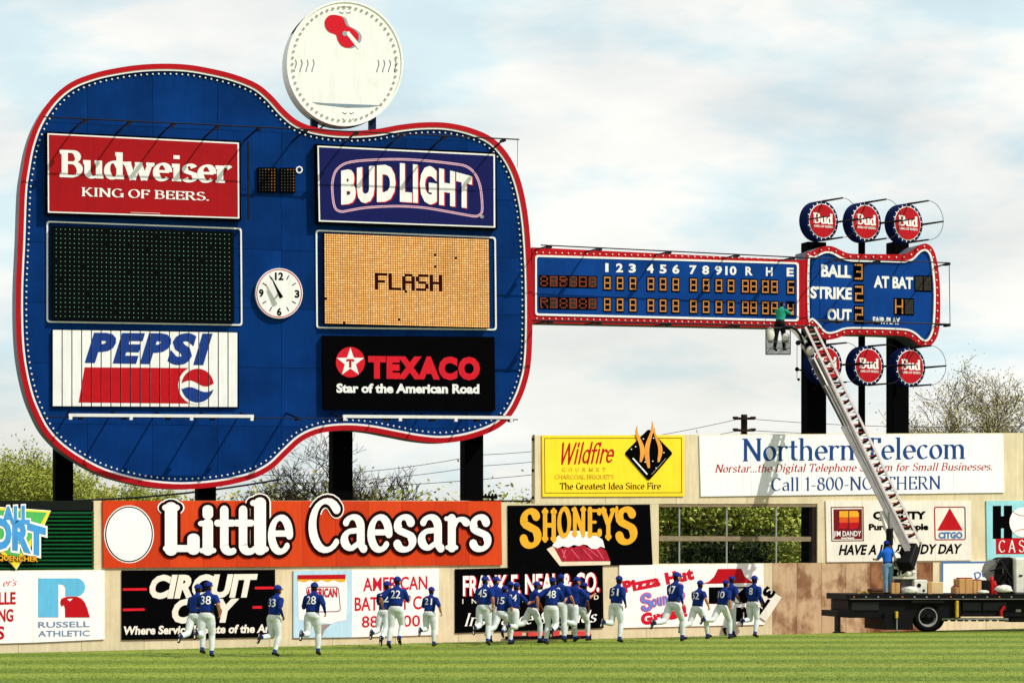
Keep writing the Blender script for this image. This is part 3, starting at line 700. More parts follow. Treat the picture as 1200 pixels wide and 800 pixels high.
r = sign('black board with arched gold rounded capitals over a slice of red berry pie with cream', WALL, [(595.4, 592), (761.8, 590.6), (765, 661.2), (596, 664.6)], BLACK, npan=3)
z = lambda P: zz(6.316, 590, 580, P)
F1(r, WALL, [z([(320, 398), (372, 372), (432, 488), (790, 488), (790, 514), (418, 522)])], mat('crust_paint', (232, 212, 184), .6), 1, 'pie_crust')
F1(r, WALL, [z([(368, 372), (440, 392), (480, 362), (520, 392), (560, 355), (600, 372), (640, 395), (700, 372), (760, 410), (790, 486), (432, 490)])], mat('berry_paint', (168, 26, 48), .5, .35, 6), 2, 'pie_filling')
F1(r, WALL, [z([(362, 372), (385, 335), (400, 300), (440, 285), (500, 262), (560, 262), (620, 268), (680, 290), (735, 330), (750, 390), (720, 378), (690, 396), (650, 395), (620, 368), (590, 362), (560, 374), (520, 366), (480, 385), (440, 375), (400, 392)])], WHITE, 3, 'pie_cream')
mb = MB(); PKL = mat('berry_highlight_paint', (222, 120, 140), .5)
for a in ((430, 400, 460, 470), (500, 400, 560, 470), (590, 400, 655, 470), (620, 390, 700, 455), (690, 400, 740, 470), (455, 405, 440, 460)):
    P_ = z([(a[0], a[1]), (a[0] + 6, a[1]), (a[2] + 4, a[3]), (a[2], a[3])]); mb.flat(WALL, P_, r['front'] + .0145)
mb.build('pie_glaze', PKL, r, fix=False)
for c, x0, x1, yt, yb in (('S', 120, 282, 95, 395), ('H', 284, 396, 92, 350), ('O', 398, 502, 82, 320), ('N', 504, 612, 80, 312), ('E', 622, 728, 84, 316), ('Y', 716, 836, 85, 336), ("'", 826, 850, 78, 175), ('S', 828, 992, 82, 368)):
    tx = stroke_text('\u0404' if c == 'E' else c, .22 if c == 'E' else .27, .10 if c == 'E' else .15, .12, rnd=True); V = [v for _, q_ in tx[0] for v in q_]; a0, b0, c0, d0 = min(v.x for v in V), max(v.x for v in V), min(v.y for v in V), max(v.y for v in V)
    mb = MB(); X0, Y0 = z([(x0, yb)])[0]; X1, Y1 = z([(x1, yt)])[0]
    for kk, q_ in tx[0]:
        mb.add([WALL.at(X0 + (v.x - a0) / (b0 - a0) * (X1 - X0), Y0 + (v.y - c0) / (d0 - c0) * (Y1 - Y0), r['front'] + .024 + kk * .0008) for v in q_], [tuple(range(len(q_)))])
    mb.build('lettering', GOLD, r, fix=False)

r = sign('white board with a maroon square emblem, black slogan and red triangle emblem behind the ladder', WALL, [(967.6, 586.4), (1137.6, 586.6), (1138.6, 656), (969, 658.2)], OFFW, npan=4)
z = lambda P: zz(5, 960, 580, P)
MAR = mat('maroon_paint', (104, 14, 24), .5)
q = z([(68, 68), (260, 66), (262, 268), (72, 270)]); RG(r, WALL, q, qi(q, 1.1), MAR)
F1(r, WALL, [z([(84, 82), (250, 80), (252, 256), (86, 258)])], MAR)
Fl = lambda pts, m_, k, nm='emblem': F1(r, WALL, [z(p) for p in pts], m_, k, nm)
Fl([[(118, 92), (170, 91), (170, 128), (118, 128)], [(176, 91), (222, 91), (232, 104), (232, 126), (176, 128)]], GOLD, 2)
Fl([[(118, 128), (170, 128), (170, 160), (118, 160)], [(176, 128), (232, 126), (233, 158), (176, 160)]], mat('warm_orange_paint', (206, 84, 26), .5), 2)
Fl([[(118, 160), (170, 160), (168, 184), (156, 195), (116, 196), (114, 176), (120, 172)], [(176, 160), (233, 158), (226, 190), (210, 197), (176, 198)]], RED, 2)
L1(r, WALL, sans_text('JIM DANDY', .015), (977, 627.8, 1009, 627.6, 5.8, 5.8), WHITE, 2)
L1(r, WALL, sans_text('markets', .03), (986, 631.2, 1001, 631.1, 2.6, 2.6), WHITE, 2)
L1(r, WALL, sans_text('QUALITY', .06), (1024, 607.6, 1083.6, 607.4, 8, 8), BLACK)
L1(r, WALL, sans_text('Pure & Simple', .05), (1018.8, 620.4, 1087.4, 620.2, 6.6, 6.6), BLACK)
L1(r, WALL, sans_text('HAVE A JIM DANDY DAY', .035, shear=.25), (983.4, 649.4, 1126.6, 647.8, 10.8, 10.4), BLACK)
q = z([(672, 66), (858, 65), (860, 262), (676, 264)]); RG(r, WALL, rrect(q, 3), rrect(qi(q, .6), 2.6), CRIM, 1); RG(r, WALL, rrect(qi(q, .8), 2.6), rrect(qi(q, 1.3), 2.2), NAVY, 1)
Fl([[(765, 74), (842, 205), (692, 206)]], RED, 1)
L1(r, WALL, sans_text('CITGO', .05), (1100.2, 630.2, 1127.4, 630, 6.6, 6.6), mat('mid_blue_paint', (62, 106, 166)), 1)

r = sign('light blue board with a black H, a baseball and white letters on red', WALL, [(1155.8, 586.6), (1262, 586.4), (1262, 655.2), (1157, 656)], mat('aqua_paint', (148, 208, 216), .55))
L1(r, WALL, sans_text('H', .13), (1167, 625.6, 1182.6, 625.4, 28, 28), BLACK)
F1(r, WALL, [ell(1199, 611.5, 16, 17.4)], WHITE, 2, 'baseball')
mb = MB()
for s_ in (-1, 1):
    P = [(1199 + 13 * math.sin(R(a)), 611.5 + s_ * (17 - 9 * math.cos(R(a)))) for a in range(-70, 71, 10)]
    for i in range(len(P) - 1): mb.flat(WALL, [P[i], P[i + 1], (P[i + 1][0], P[i + 1][1] + .7), (P[i][0], P[i][1] + .7)], r['front'] + .018)
mb.build('stitching', RED, r, fix=False)
F1(r, WALL, [z([(1035, 250), (1400, 248), (1400, 342), (1037, 344)])], RED, 1, 'red_band')
L1(r, WALL, stroke_text('CAST', .13, .05, .06, track=.28), (1169.8, 647, 1212, 646.6, 14.6, 14.6), WHITE, 2)

# --- top tier
r = sign('bright yellow board with red script and a black diamond emblem with orange flames', WALL, [(635.4, 509.8), (801.8, 510), (802, 581.2), (636, 581.6)], YELLOW)
q = [(637.8, 513), (799, 512.6), (799.2, 577.2), (638.4, 577.6)]; RG(r, WALL, q, qi(q, .7), mat('brown_line_paint', (96, 66, 24), .5))
L1(r, WALL, stroke_text('Wildfire', .13, .10, 0, rnd=True, shear=.3, track=-.05), (653.5, 543, 718, 541.5, 24, 23), RED)
OLV = mat('olive_paint', (150, 118, 34), .5)
L1(r, WALL, stroke_text('GOURMET', .12, .06, .08, track=.75), (658.4, 552.4, 709.6, 552.2, 4.4, 4.4), OLV)
L1(r, WALL, stroke_text('CHARCOAL BRIQUETS', .10, .06, .08, track=-.06), (649.6, 561.2, 719.6, 561, 5, 5), OLV)
L1(r, WALL, stroke_text('The Greatest Idea Since Fire', .17, .06, .1), (656, 573.2, 774.6, 572.8, 7.8, 7.8), mat('dark_brown_paint', (52, 14, 12)))
dm = catmull([(760.6, 503.5), (764, 506), (784, 526), (787.6, 531), (784, 536), (765, 558), (760.6, 561.6), (756, 558), (737, 536), (733.4, 531), (737, 526), (757, 506)], 3)
mb = MB(); mb.prism(WALL, dm, r['front'] + .002, r['front'] + .04); mb.build('diamond_emblem', BLACK, r); f = r['front'] + .045
def flame(x, yb, yt, w, ph, o):
    P = [(x + math.sin(ph + t * 5.2) * 4.2 * (.35 + t * .8), yb + (yt - yb) * t) for t in [i / 14 for i in range(15)]]
    W = [w * math.sin(math.pi * min(1, (i / 14) * .92 + .08)) ** .8 * (1.15 - i / 14 * .6) + .15 for i in range(15)]
    return [(p[0] - w_ / 2, p[1]) for p, w_ in zip(P, W)] + [(p[0] + w_ / 2, p[1]) for p, w_ in zip(P[::-1], W[::-1])]
for x, yb, yt, w, ph in ((750.5, 541, 499, 5.6, .3), (760.5, 548, 493.5, 6.2, 3.2), (771.5, 541, 501, 5.2, .1)):
    mb = MB(); mb.prism(WALL, flame(x, yb, yt, w, ph, 0), f - .03, f + .004); mb.build('flame', mat('flame_paint', (236, 156, 62), .5, .2, 2), r)
mb = MB()
for x, y in ((740, 526), (745, 523), (754, 514), (766, 513), (778, 530), (756, 541), (765, 540), (775, 526), (752, 548), (769, 548)): mb.flat(WALL, ell(x, y, .9, .7, 6), f + .002)
for a, b in (((741, 537), (758, 556)), ((780, 537), (763, 556))):
    mb.flat(WALL, [(a[0], a[1]), (a[0] + 1.2, a[1] - 1), (b[0] + 1.2, b[1] - 1), (b[0], b[1])], f + .002)
mb.build('white_marks', WHITE, r, fix=False)

NT = [mat('cool_white_paint', (232, 236, 236), .55, .05, 1.5), mat('cool_white_paint_b', (229, 234, 235), .55, .06, 1.2)]
r = sign('wide white board with blue seriffed lettering and a red italic line on the top tier', WALL, [(819.4, 510), (1176, 508), (1177, 576.8), (821.4, 581.4)], NT, npan=6)
L1(r, WALL, stroke_text('Northern Telecom', .15, .045, .11), (869.6, 540.2, 1132.4, 537.2, 26.6, 25.6), TBLUE)
L1(r, WALL, stroke_text('Norstar...the Digital Telephone System for Small Businesses.', .14, .05, .09, shear=.22), (837.5, 553.4, 1163, 550.6, 9.6, 9.2), RED)
L1(r, WALL, stroke_text('Call 1-800-NORTHERN', .13, .045, .1), (903, 575.2, 1103, 572.8, 16, 15.4), TBLUE)
# ---------------------------------------------------------------- the guitar-shaped scoreboard
GO = [(15 + 6.4, 280), (23.4, 225), (27, 197.5), (32.4, 170), (42.6, 142.5), (60, 116), (82.5, 97), (110, 86), (137.5, 79.8), (165, 76), (192.5, 74.8), (220, 76), (247.4, 80.6), (275, 87.5), (301, 98), (318.5, 112),
      (334, 129), (350, 142), (371, 149.5), (402.5, 153.3), (437.5, 151.8), (469, 146.3), (497, 143.5), (525, 144.2), (553, 150.5), (577.4, 161.7), (595, 180.2), (607, 203), (615, 231), (620.2, 266), (623, 310), (624, 355),
      (623.6, 400), (621.5, 430), (617.5, 448), (611.9, 464), (603.4, 481), (592, 495.3), (575, 506), (546.7, 515.2), (518, 518.8), (490, 516.5), (461.7, 511.2), (433, 505.9), (405, 504), (376.7, 507), (355, 516),
      (337, 532), (321, 547.5), (303, 558), (283, 564.5), (255, 570), (212.5, 573), (170, 569.4), (127.5, 559), (99, 546), (71, 527.5), (51, 506.6), (38, 482), (29.4, 458), (22.5, 425), (19.3, 390), (18.8, 340)]
GC = catmull(GO, 4)
gtr = thing('guitar_scoreboard', 'huge blue guitar-shaped scoreboard on black posts with red rim, long neck and headstock', 'scoreboard', GTR.at(330, HY + 100, -.6))
CAS = mat('grey_casing', (112, 118, 130), .5, .2, 1)
TH = 1.1
def part(name, m, fn, fix=True, kind=None, label=None, smooth=False):
    mb = MB(); fn(mb); return mb.build(name, m, gtr, fix=fix, kind=kind, label=label, smooth=smooth)
part('casing', CAS, lambda b: b.prism(GTR, inset(GC, .25), -TH, -.06), label='grey side casing of the guitar body')
part('backing', BLUE, lambda b: b.prism(GTR, inset(GC, 5.5), -.057, -.02))
BLS = [BLUE, mat('scoreboard_blue_paint_b', (6, 51, 114), .85, .34, .6, spec=.04), mat('scoreboard_blue_paint_c', (6, 49, 110), .85, .38, .45, spec=.04)]
_UZ = []
for x, y in inset(GC, 5.6):
    p = GTR.at(x, y, 0); _UZ.append(((Vector((p.x, p.y)) - GTR.O).dot(GTR.d), p.z))
_u0, _u1, _z0, _z1 = min(p[0] for p in _UZ), max(p[0] for p in _UZ), min(p[1] for p in _UZ), max(p[1] for p in _UZ)
_nu, _nz = 8, 7
for i in range(_nu):
    for j in range(_nz):
        c_ = clip_cell(_UZ, lerp(_u0, _u1, i / _nu) + .006, lerp(_u0, _u1, (i + 1) / _nu) - .006, lerp(_z0, _z1, j / _nz) + .006, lerp(_z0, _z1, (j + 1) / _nz) - .006)
        if not c_: continue
        o_ = random.uniform(-.003, 0); b_ = MB(); fr = [GTR.uz(u, z_, o_) for u, z_ in c_]; bk = [p - GTR.n3 * .018 for p in fr]; n = len(fr)
        b_.add(fr + bk, [tuple(range(n)), tuple(range(2 * n - 1, n - 1, -1))] + [(k, (k + 1) % n, (k + 1) % n + n, k + n) for k in range(n)]); b_.build('body_panel', BLS[(i * 5 + j * 3 + (i * j) % 2) % 3], gtr)
part('rim', RED, lambda b: b.ring(GTR, GC, inset(GC, 6.0), -.059, .10), label='red rim round the guitar body')
part('trim_line', WHITE, lambda b: b.ring(GTR, inset(GC, 6.05), inset(GC, 8.3), .001, .08), label='white line inside the red rim of the body')
# small lamps
def along(pts, step, closed=True):
    o = []; acc = 0; n = len(pts)
    for i in range(n if closed else n - 1):
        a, b = pts[i], pts[(i + 1) % n]; l = math.hypot(b[0] - a[0], b[1] - a[1]); 
        while acc < l:
            t = acc / l; o.append((a[0] + (b[0] - a[0]) * t, a[1] + (b[1] - a[1]) * t)); acc += step
        acc -= l
    return o
BULB = mat('bulb_glass', (240, 238, 226), .25, .02, 2)
def bulbs(b, P, off, r=.032):
    for x, y in P:
        b.ball(GTR.at(x, y, off + .03), r, nu=6, nv=4); b.tube([GTR.at(x, y, off), GTR.at(x, y, off + .03)], .016, 4, cap=False)
part('bulbs', BULB, lambda b: bulbs(b, along(inset(GC, 12), 6.9), .0), fix=False, kind='stuff')
# neck
NK = [(622, 290.4), (941, 305.2), (941, 384), (622, 377.6)]
part('neck_casing', CAS, lambda b: b.prism(GTR, NK, -TH, -.05), label='grey casing of the neck')
part('neck_rim', RED, lambda b: b.prism(GTR, [(623.6, 289.8), (943.5, 305), (943.5, 384.4), (623.6, 378)], -.048, .04), label='red face plate of the neck')
NW = rrect([(627.2, 298.6), (936.2, 310.0 - 2.6), (936.2, 376.6), (627.2, 369.6)], 4)
NB = rrect([(629.2, 301.0), (934.0, 309.6), (934.0, 374.2), (629.2, 367.2)], 3)
part('neck_trim', WHITE, lambda b: b.ring(GTR, NW, NB, .041, .075))
BLUE2 = mat('neck_blue_paint', (12, 62, 136), .8, .25, .7, spec=.05)
part('neck_panel', BLUE2, lambda b: b.prism(GTR, inset(NB, .05), .041, .06))
def nb():
    P = [(629 + i * 7.4, 295.8 + i * 7.4 * .0262) for i in range(42)] + [(629 + i * 7.4, 372.9 + i * 7.4 * .0222) for i in range(42)]
    return P
part('neck_bulbs', BULB, lambda b: bulbs(b, nb(), .04, .026), fix=False, kind='stuff')
# headstock
HO = [(945, 301.5), (950, 296), (957, 291.5), (967, 288.2), (977, 289.2), (988, 294.6), (997, 297.2), (1015, 297.6), (1037, 297.8), (1057, 298), (1066, 295.5), (1072, 291), (1078, 287), (1085, 285.4), (1091.5, 289), (1096, 297.6), (1099.6, 314.5),
      (1101.6, 337), (1102, 366), (1100.5, 386.5), (1096.5, 398), (1091, 404.5), (1084.8, 406.6), (1076, 403.5), (1069, 397.5), (1060, 393.8), (1040, 392.6), (1015, 392), (992.5, 392), (983, 395.5), (972, 397.8), (963, 394.9), (956.5, 386.5), (950.5, 380.5), (945, 377)]
HC = catmull(HO, 3)
part('headstock_casing', CAS, lambda b: b.prism(GTR, inset(HC, .2), -TH, -.03), label='grey casing of the headstock')
part('headstock_panel', BLUE2, lambda b: b.prism(GTR, inset(HC, 5.5), -.029, .02))
HI = [(947, 304.8), (954, 301), (960, 297.5), (968, 294.6), (976.5, 295.8), (987, 301.5), (998, 304.4), (1015, 304.8), (1040, 305.2), (1060, 305.6), (1069, 303), (1074, 298), (1079, 293.5), (1085, 292), (1090, 296), (1093, 304), (1094.8, 318),
      (1096.4, 338), (1096.2, 364), (1094.6, 384), (1091.5, 394), (1088, 398.8), (1084.5, 400), (1079, 397.5), (1073, 391.8), (1063, 387.2), (1040, 385.8), (1015, 385.2), (992, 385.4), (981, 389.2), (972, 391), (965.5, 388.6), (959.5, 381.5), (952, 374.2), (947, 373)]
HIc = catmull(HI, 3)
part('headstock_rim', RED, lambda b: b.ring(GTR, HC, HIc, -.028, .06), label='red rim of the headstock')
part('headstock_trim', WHITE, lambda b: b.ring(GTR, inset(HIc, -.1), inset(HIc, 2.0), .021, .085))
part('headstock_bulbs', BULB, lambda b: bulbs(b, along(inset(HC, 3.4), 9.0), .06, .03), fix=False, kind='stuff')
part('neck_joint', RED, lambda b: b.prism(GTR, [(940, 304.6), (948.5, 303), (948.5, 377), (940, 384.2)], -.02, .05))

# dot-matrix digits
AMB = mat('amber_lamp', (214, 142, 74), .5, .15, 8, emit=.16); DIM = mat('dim_amber_lamp', (140, 62, 36), .5, .2, 8, emit=.06); OFFL = mat('unlit_lamp', (66, 62, 56), .4, .3, 8)
BM = {'8': ["01110", "10001", "10001", "01110", "10001", "10001", "01110"], '#': ["11111", "10001", "10001", "11111", "10001", "10001", "11111"], '3': ["11111", "00001", "00001", "01111", "00001", "00001", "11111"],
      '2': ["11111", "00001", "00001", "11111", "10000", "10000", "11111"], 'H': ["10001", "10001", "10001", "11111", "10001", "10001", "10001"], '6': ["11111", "10000", "10000", "11111", "10001", "10001", "11111"],
      'u': ["00000", "10001", "10001", "11111", "00001", "00001", "11111"], 'B': ["11110", "10001", "11111", "01110", "10001", "10011", "11110"], 'R': ["11110", "10001", "11111", "10100", "10010", "10001", "11001"], '0': ["11111", "10001", "10001", "10001", "10001", "10001", "11111"],
      'F': ["11111", "10000", "10000", "11110", "10000", "10000", "10000"], 'L': ["10000", "10000", "10000", "10000", "10000", "10000", "11111"], 'A': ["01110", "10001", "10001", "11111", "10001", "10001", "10001"], 'S': ["01111", "10000", "10000", "01110", "00001", "00001", "11110"], 'o': ["00000"] * 7}
def digit(parent, x, y, w, h, ch, off, sl=.024, lit=AMB, face=BLACK, un=None):
    """a black lamp tray with its lit lamps"""
    b = MB(); b.prism(GTR, [(x - w / 2, y - h / 2 - sl * w / 2), (x + w / 2, y - h / 2 + sl * w / 2), (x + w / 2, y + h / 2 + sl * w / 2), (x - w / 2, y + h / 2 - sl * w / 2)], off, off + .02)
    tr = b.build('digit_tray', face, parent)
    for want, mt in (('1', lit), ('0', un)):
        if mt is None: continue
        m = MB(); cw, chh = w * .84 / 5, h * .86 / 7; any_ = False
        for r_, row in enumerate(BM[ch]):
            for c_, v in enumerate(row):
                if v == want:
                    px = x + (c_ - 2) * cw; py = y + (r_ - 3) * chh + sl * (px - x); any_ = True
                    m.flat(GTR, [(px - cw * .4, py - chh * .38), (px + cw * .4, py - chh * .38), (px + cw * .4, py + chh * .38), (px - cw * .4, py + chh * .38)], off + .026)
        if any_: m.build('lamps', mt, tr, fix=False, kind='stuff')
for x in (711.7, 726.7, 741.7, 762.7, 777, 792, 812.7, 827.5, 842.5, 856.7, 873.5, 883.2, 897, 907.6, 926.6):
    for r_, (y0, k) in enumerate(((331.5, .0235), (356.7, .0225))):
        digit(gtr, x, y0 + (x - 711.7) * k, 9.4, 17.4, '6' if (x > 920 and r_ == 0) else ('u' if x > 920 else '#'), .061)
for r_, (y0, s_) in enumerate(((329.3, 'B8R880'), (354.8, 'R8B80o'))):
    for i in range(6):
        x = 637.6 + i * 11.35; digit(gtr, x, y0 + i * .2, 11.2, 14.2, '8#B8#8'[i] if r_ == 0 else 'R38#8#'[i], .061, lit=DIM, un=OFFL if i % 2 else None)
for s_, x in zip('1 2 3 4 5 6 7 8 9 10 R H E'.split(), (711.2, 726, 741, 762, 777, 792, 812, 827, 842, 856.5, 877.5, 901.5, 926)):
    w = 2.2 if s_ == '1' else 12 if s_ == '10' else 7; y = 318.2 + (x - 711) * .0245
    def f_(b, s_=s_, x=x, w=w, y=y): put(b, GTR, sans_text(s_, .035), (x - w / 2, y, x + w / 2, y, 9.4, 9.2), .07)
    part('inning_numeral' if s_[0].isdigit() else 'column_letter', WHITE, f_, fix=False)
for s_, bx in (('BALL', (963, 323.6, 997, 325, 13, 13)), ('STRIKE', (950.4, 348.8, 997.6, 350.4, 12.6, 12.6)), ('OUT', (970.2, 375.2, 997.4, 375.8, 12.8, 12.8)), ('AT BAT', (1024.8, 336.2, 1069.6, 338, 12.4, 12.4)), ('FAIR-PLAY', (1023.2, 378.6, 1054.4, 379.8, 7, 7))):
    part('lettering', WHITE, lambda b, s_=s_, bx=bx: put(b, GTR, sans_text(s_, .04), bx, .03), fix=False, label='white word %s on the headstock' % s_)
for x, y, ch in ((1006.3, 318.4, '3'), (1006.8, 344, '2'), (1006.8, 368.6, '2')): digit(gtr, x, y, 11.4, 21.6, ch, .021)
digit(gtr, 1053.6, 359, 11.6, 19.8, 'H', .021); digit(gtr, 1065.4, 359.3, 11.6, 19.8, 'o', .021, un=OFFL)
digit(gtr, 1077, 332, 10, 18.6, 'o', .021, un=OFFL); digit(gtr, 1087, 332.3, 10, 18.6, 'o', .021, un=OFFL)

# white-framed display boards on the body
def frame(q, r_, name='display_frame', w=1.8):
    part(name, WHITE, lambda b: b.ring(GTR, rrect(q, r_), rrect(qi(q, w), r_ * .8), .001, .05))
frame([(54.6, 258.8), (283.4, 267), (284.2, 381.6), (54.6, 377.8)], 4)
frame([(370, 269.2), (581.2, 277.6), (582.2, 387), (370.8, 384.6)], 4)
lq = [(61.6, 264.6), (273.8, 271.6), (274.6, 377.8), (61.4, 373.8)]
o = part('lamp_board', mat('lamp_board_black', (8, 12, 11), .9, .2, 2, spec=.03), lambda b: b.prism(GTR, lq, .001, .22), label='unlit black lamp board with rows of pale green dots')
def bil(q, u, v): 
    a = (lerp(q[0][0], q[1][0], u), lerp(q[0][1], q[1][1], u)); c = (lerp(q[3][0], q[2][0], u), lerp(q[3][1], q[2][1], u)); return (lerp(a[0], c[0], v), lerp(a[1], c[1], v))
mb = MB()
for i in range(39):
    for j in range(20):
        x, y = bil(lq, (i + .8) / 39.8, (j + .7) / 20.4)
        if random.random() < .02: continue
        mb.flat(GTR, [(x - .55, y), (x, y - .6), (x + .55, y), (x, y + .6)], .228)
mb.build('dots', mat('pale_green_lamp', (128, 190, 162), .4, .35, 1.4, emit=.12), o, fix=False, kind='stuff')
aq = [(380, 273.6), (572.8, 280.4), (573.8, 384), (380.6, 379)]
o = part('message_board', mat('lamp_board_brown', (44, 12, 8), .9, .2, 2, spec=.03), lambda b: b.prism(GTR, aq, .001, .24), label='lit amber message board reading FLASH')
mb = MB(); NCx, NCy = 72, 38; word = 'FLASH'; c0, r0 = 22, 16
dark = {(48, 7), (57, 8), (48, 12), (0, 27), (32, 35), (8, 37)}
for i in range(NCx):
    for j in range(NCy):
        k, c = divmod(i - c0, 6)
        if 0 <= k < 5 and c < 5 and 0 <= j - r0 < 7 and BM[word[k]][j - r0][c] == '1': continue
        if (i, j) in dark or (i, j) == (c0 + 13, r0 + 7): continue
        k2, c2 = divmod(i - 1 - c0, 6); lefty = 0 <= k2 < 5 and c2 < 5 and 0 <= j - r0 < 7 and BM[word[k2]][j - r0][c2] == '1'
        u0, u1, v0, v1 = (i + (.5 if lefty else .10)) / NCx, (i + .90) / NCx, (j + .10) / NCy, (j + .90) / NCy
        mb.flat(GTR, [bil(aq, u0, v0), bil(aq, u1, v0), bil(aq, u1, v1), bil(aq, u0, v1)], .25, random.choice((0, 0, 1, 1, 2)))
mb.build('lamps', [mat('amber_pixel_a', (238, 176, 106), .5, .12, .8, emit=.17), mat('amber_pixel_b', (234, 168, 96), .5, .12, .8, emit=.17), mat('amber_pixel_c', (242, 188, 122), .5, .1, .8, emit=.17)], o, fix=False, kind='stuff')
# temperature display
for x, w, ch in ((313.7, 23, 'H'), (337, 18, 'o')):
    y = 210.8 + (x - 313) * .015
    o = part('temperature_tray', BLACK, lambda b: b.prism(GTR, [(x - w / 2, y - 14.6), (x + w / 2, y - 14.4), (x + w / 2, y + 14.6), (x - w / 2, y + 14.4)], .001, .1))
    mb = MB(); m2 = MB()
    for c in range(6 if w > 20 else 5):
        for r_ in range(8):
            X_ = x - w / 2 + 2.2 + c * 3.5; Y_ = y - 12.2 + r_ * 3.5
            lit = c in ((4, 5) if w > 20 else (4,)) or (r_ == 0 and c > 1)
            (mb if lit else m2).flat(GTR, ell(X_, Y_, .75, .85, 6), .108)
    mb.build('lamps', mat('faint_amber_lamp', (150, 96, 40), .5, .2, 8, emit=.08), o, fix=False, kind='stuff'); m2.build('unlit_lamps', OFFL, o, fix=False, kind='stuff')
part('degree_ring', WHITE, lambda b: b.ring(GTR, ell(350.8, 199, 4, 4.3, 20), ell(350.8, 199, 2.5, 2.8, 20), .001, .04))

# posts behind
PB = mat('black_post', (6, 6, 7), .9, .2, 1.5, spec=.03)
def post(x0, x1, ytop, o0=-TH - .75, o1=-TH - .15, lab=None):
    a, b = GTR.at(x0, ytop, o1), GTR.at(x1, ytop, o1); zt = a.z
    fr = [a, b, Vector((b.x, b.y, -.3)), Vector((a.x, a.y, -.3))]; fr[1].z = zt
    bk = [p + GTR.n3 * (o0 - o1) for p in fr]
    mb = MB(); mb.add(fr + bk, [(0, 1, 2, 3), (7, 6, 5, 4), (0, 4, 5, 1), (1, 5, 6, 2), (2, 6, 7, 3), (3, 7, 4, 0)]); mb.build('post', PB, gtr, bevel=.02)
post(64.5, 86, 420); post(232, 253.4, 420); post(390, 413.4, 420); post(544.6, 566.6, 420)
post(946.4, 968.6, 283); post(1046.6, 1065.4, 283); 
post(1008.2, 1014.2, 283, -TH - .45, -TH - .25)

# lamp rails standing off the face on arms
RL = mat('rail_steel', (20, 20, 24), .45, .3, 3)
def rail(a, b, arms, off=1.5, rad=.023, foot=(-17, 15), th=.05, trough=None, ends=True):
    r_ = part('lamp_rail', RL, lambda m: m.tube([GTR.at(*a, off), GTR.at(*b, off)], rad, 6))
    for x in arms:
        y = a[1] + (b[1] - a[1]) * (x - a[0]) / (b[0] - a[0]); p = GTR.at(x, y, off); q = GTR.at(x + foot[0], y + foot[1], .0)
        mb = MB(); mb.bar(q, p, .035, th); mb.obox(p - GTR.n3 * .16 + Vector((0, 0, -.04)), GTR.d3 * .06, GTR.n3 * .17, Vector((0, 0, .035))); mb.build('arm', RL, r_)
    return r_
rail((50.5, 137.2), (608.4, 163.6), (100, 152.6, 203.5, 255.7, 304, 358.7, 418, 470.7, 521.4, 591))
rail((50, 488.2), (607, 491.4), (95, 146, 198, 250, 297, 350, 402, 455, 508, 560, 600), foot=(-15, -6), rad=.02)
TW = mat('white_light_trough', (226, 226, 222), .4, .05, 2)
for a, b in (((80.5, 486.2), (297, 487.6)), ((401.6, 487.6), (601, 489.2))):
    r_ = part('light_trough', TW, lambda m: m.bar(GTR.at(*a, 1.5), GTR.at(*b, 1.5), .12, .10, up=(0, 0, 1)))
    for i in range(4):
        x = lerp(a[0] + 2, b[0] - 2, i / 3); m = MB(); p = GTR.at(x, lerp(a[1], b[1], i / 3) + 3, 1.5); m.obox(p, GTR.d3 * .05, GTR.n3 * .07, Vector((0, 0, .06))); m.build('bracket', TW, r_)
rail((634, 287.2), (957, 302.6), (645, 703.7, 785, 865, 930), off=1.2, foot=(-18, 5), th=.045)
rail((624, 375.4), (958, 382.6), (646, 703, 785, 865, 925), off=1.2, foot=(-18, 3), rad=.032, th=.045)
rail((950, 302), (1113, 308), (985, 1030, 1112), off=1.5, foot=(-18, 6), th=.04, rad=.022)
rail((957.6, 375.4), (1114, 379.8), (985, 1030, 1112), off=1.5, foot=(-18, 2), th=.04, rad=.026)
part('stay', RL, lambda m: m.tube([GTR.at(1112.3, 308, 1.5), GTR.at(1113.3, 379.6, 1.5)], .014, 5))
part('stay', RL, lambda m: m.tube([GTR.at(960, 303, 1.5), GTR.at(960.6, 375.6, 1.5)], .014, 5))
part('stay', RL, lambda m: m.tube([GTR.at(606.6, 163.6, 1.5), GTR.at(606.2, 196, .8)], .009, 5))
part('dark_upright', RL, lambda m: m.bar(GTR.at(290.8, 166, .35), GTR.at(291.4, 257.5, .35), .07, .06))  # thin dark upright bar at the right edge of the beer board

# ---------------------------------------------------------------- boards mounted on the guitar
r = sign('red board with white seriffed beer name and slogan, upper left of the guitar body', GTR, [(53.6, 154), (282, 165.2), (282.6, 258.4), (54.2, 251.2)], BLACK, th=.28)
q = [(55.6, 156.2), (280, 167.2), (280.5, 256.2), (56.2, 249.2)]
F1(r, GTR, [q], WHITE, 1, 'white_border'); F1(r, GTR, [qi(q, 1.7)], mat('beer_red_paint', (160, 8, 18), .5, .08, 1.2), 2, 'red_field')
L1(r, GTR, stroke_text('Budweiser', .215, .085, .15, sthin=.1, flare=.05), (70, 207.6, 270.8, 214.8, 32, 30.5), WHITE, 4)
L1(r, GTR, stroke_text('KING OF BEERS.', .17, .07, .12, sthin=.085), (95, 229.9, 245.5, 235.3, 10.4, 10), WHITE, 4)
F1(r, GTR, [[(153, 248.6), (187.5, 249.8), (187.5, 250.3), (153, 249.1)]], OFFW, 4, 'small_print')

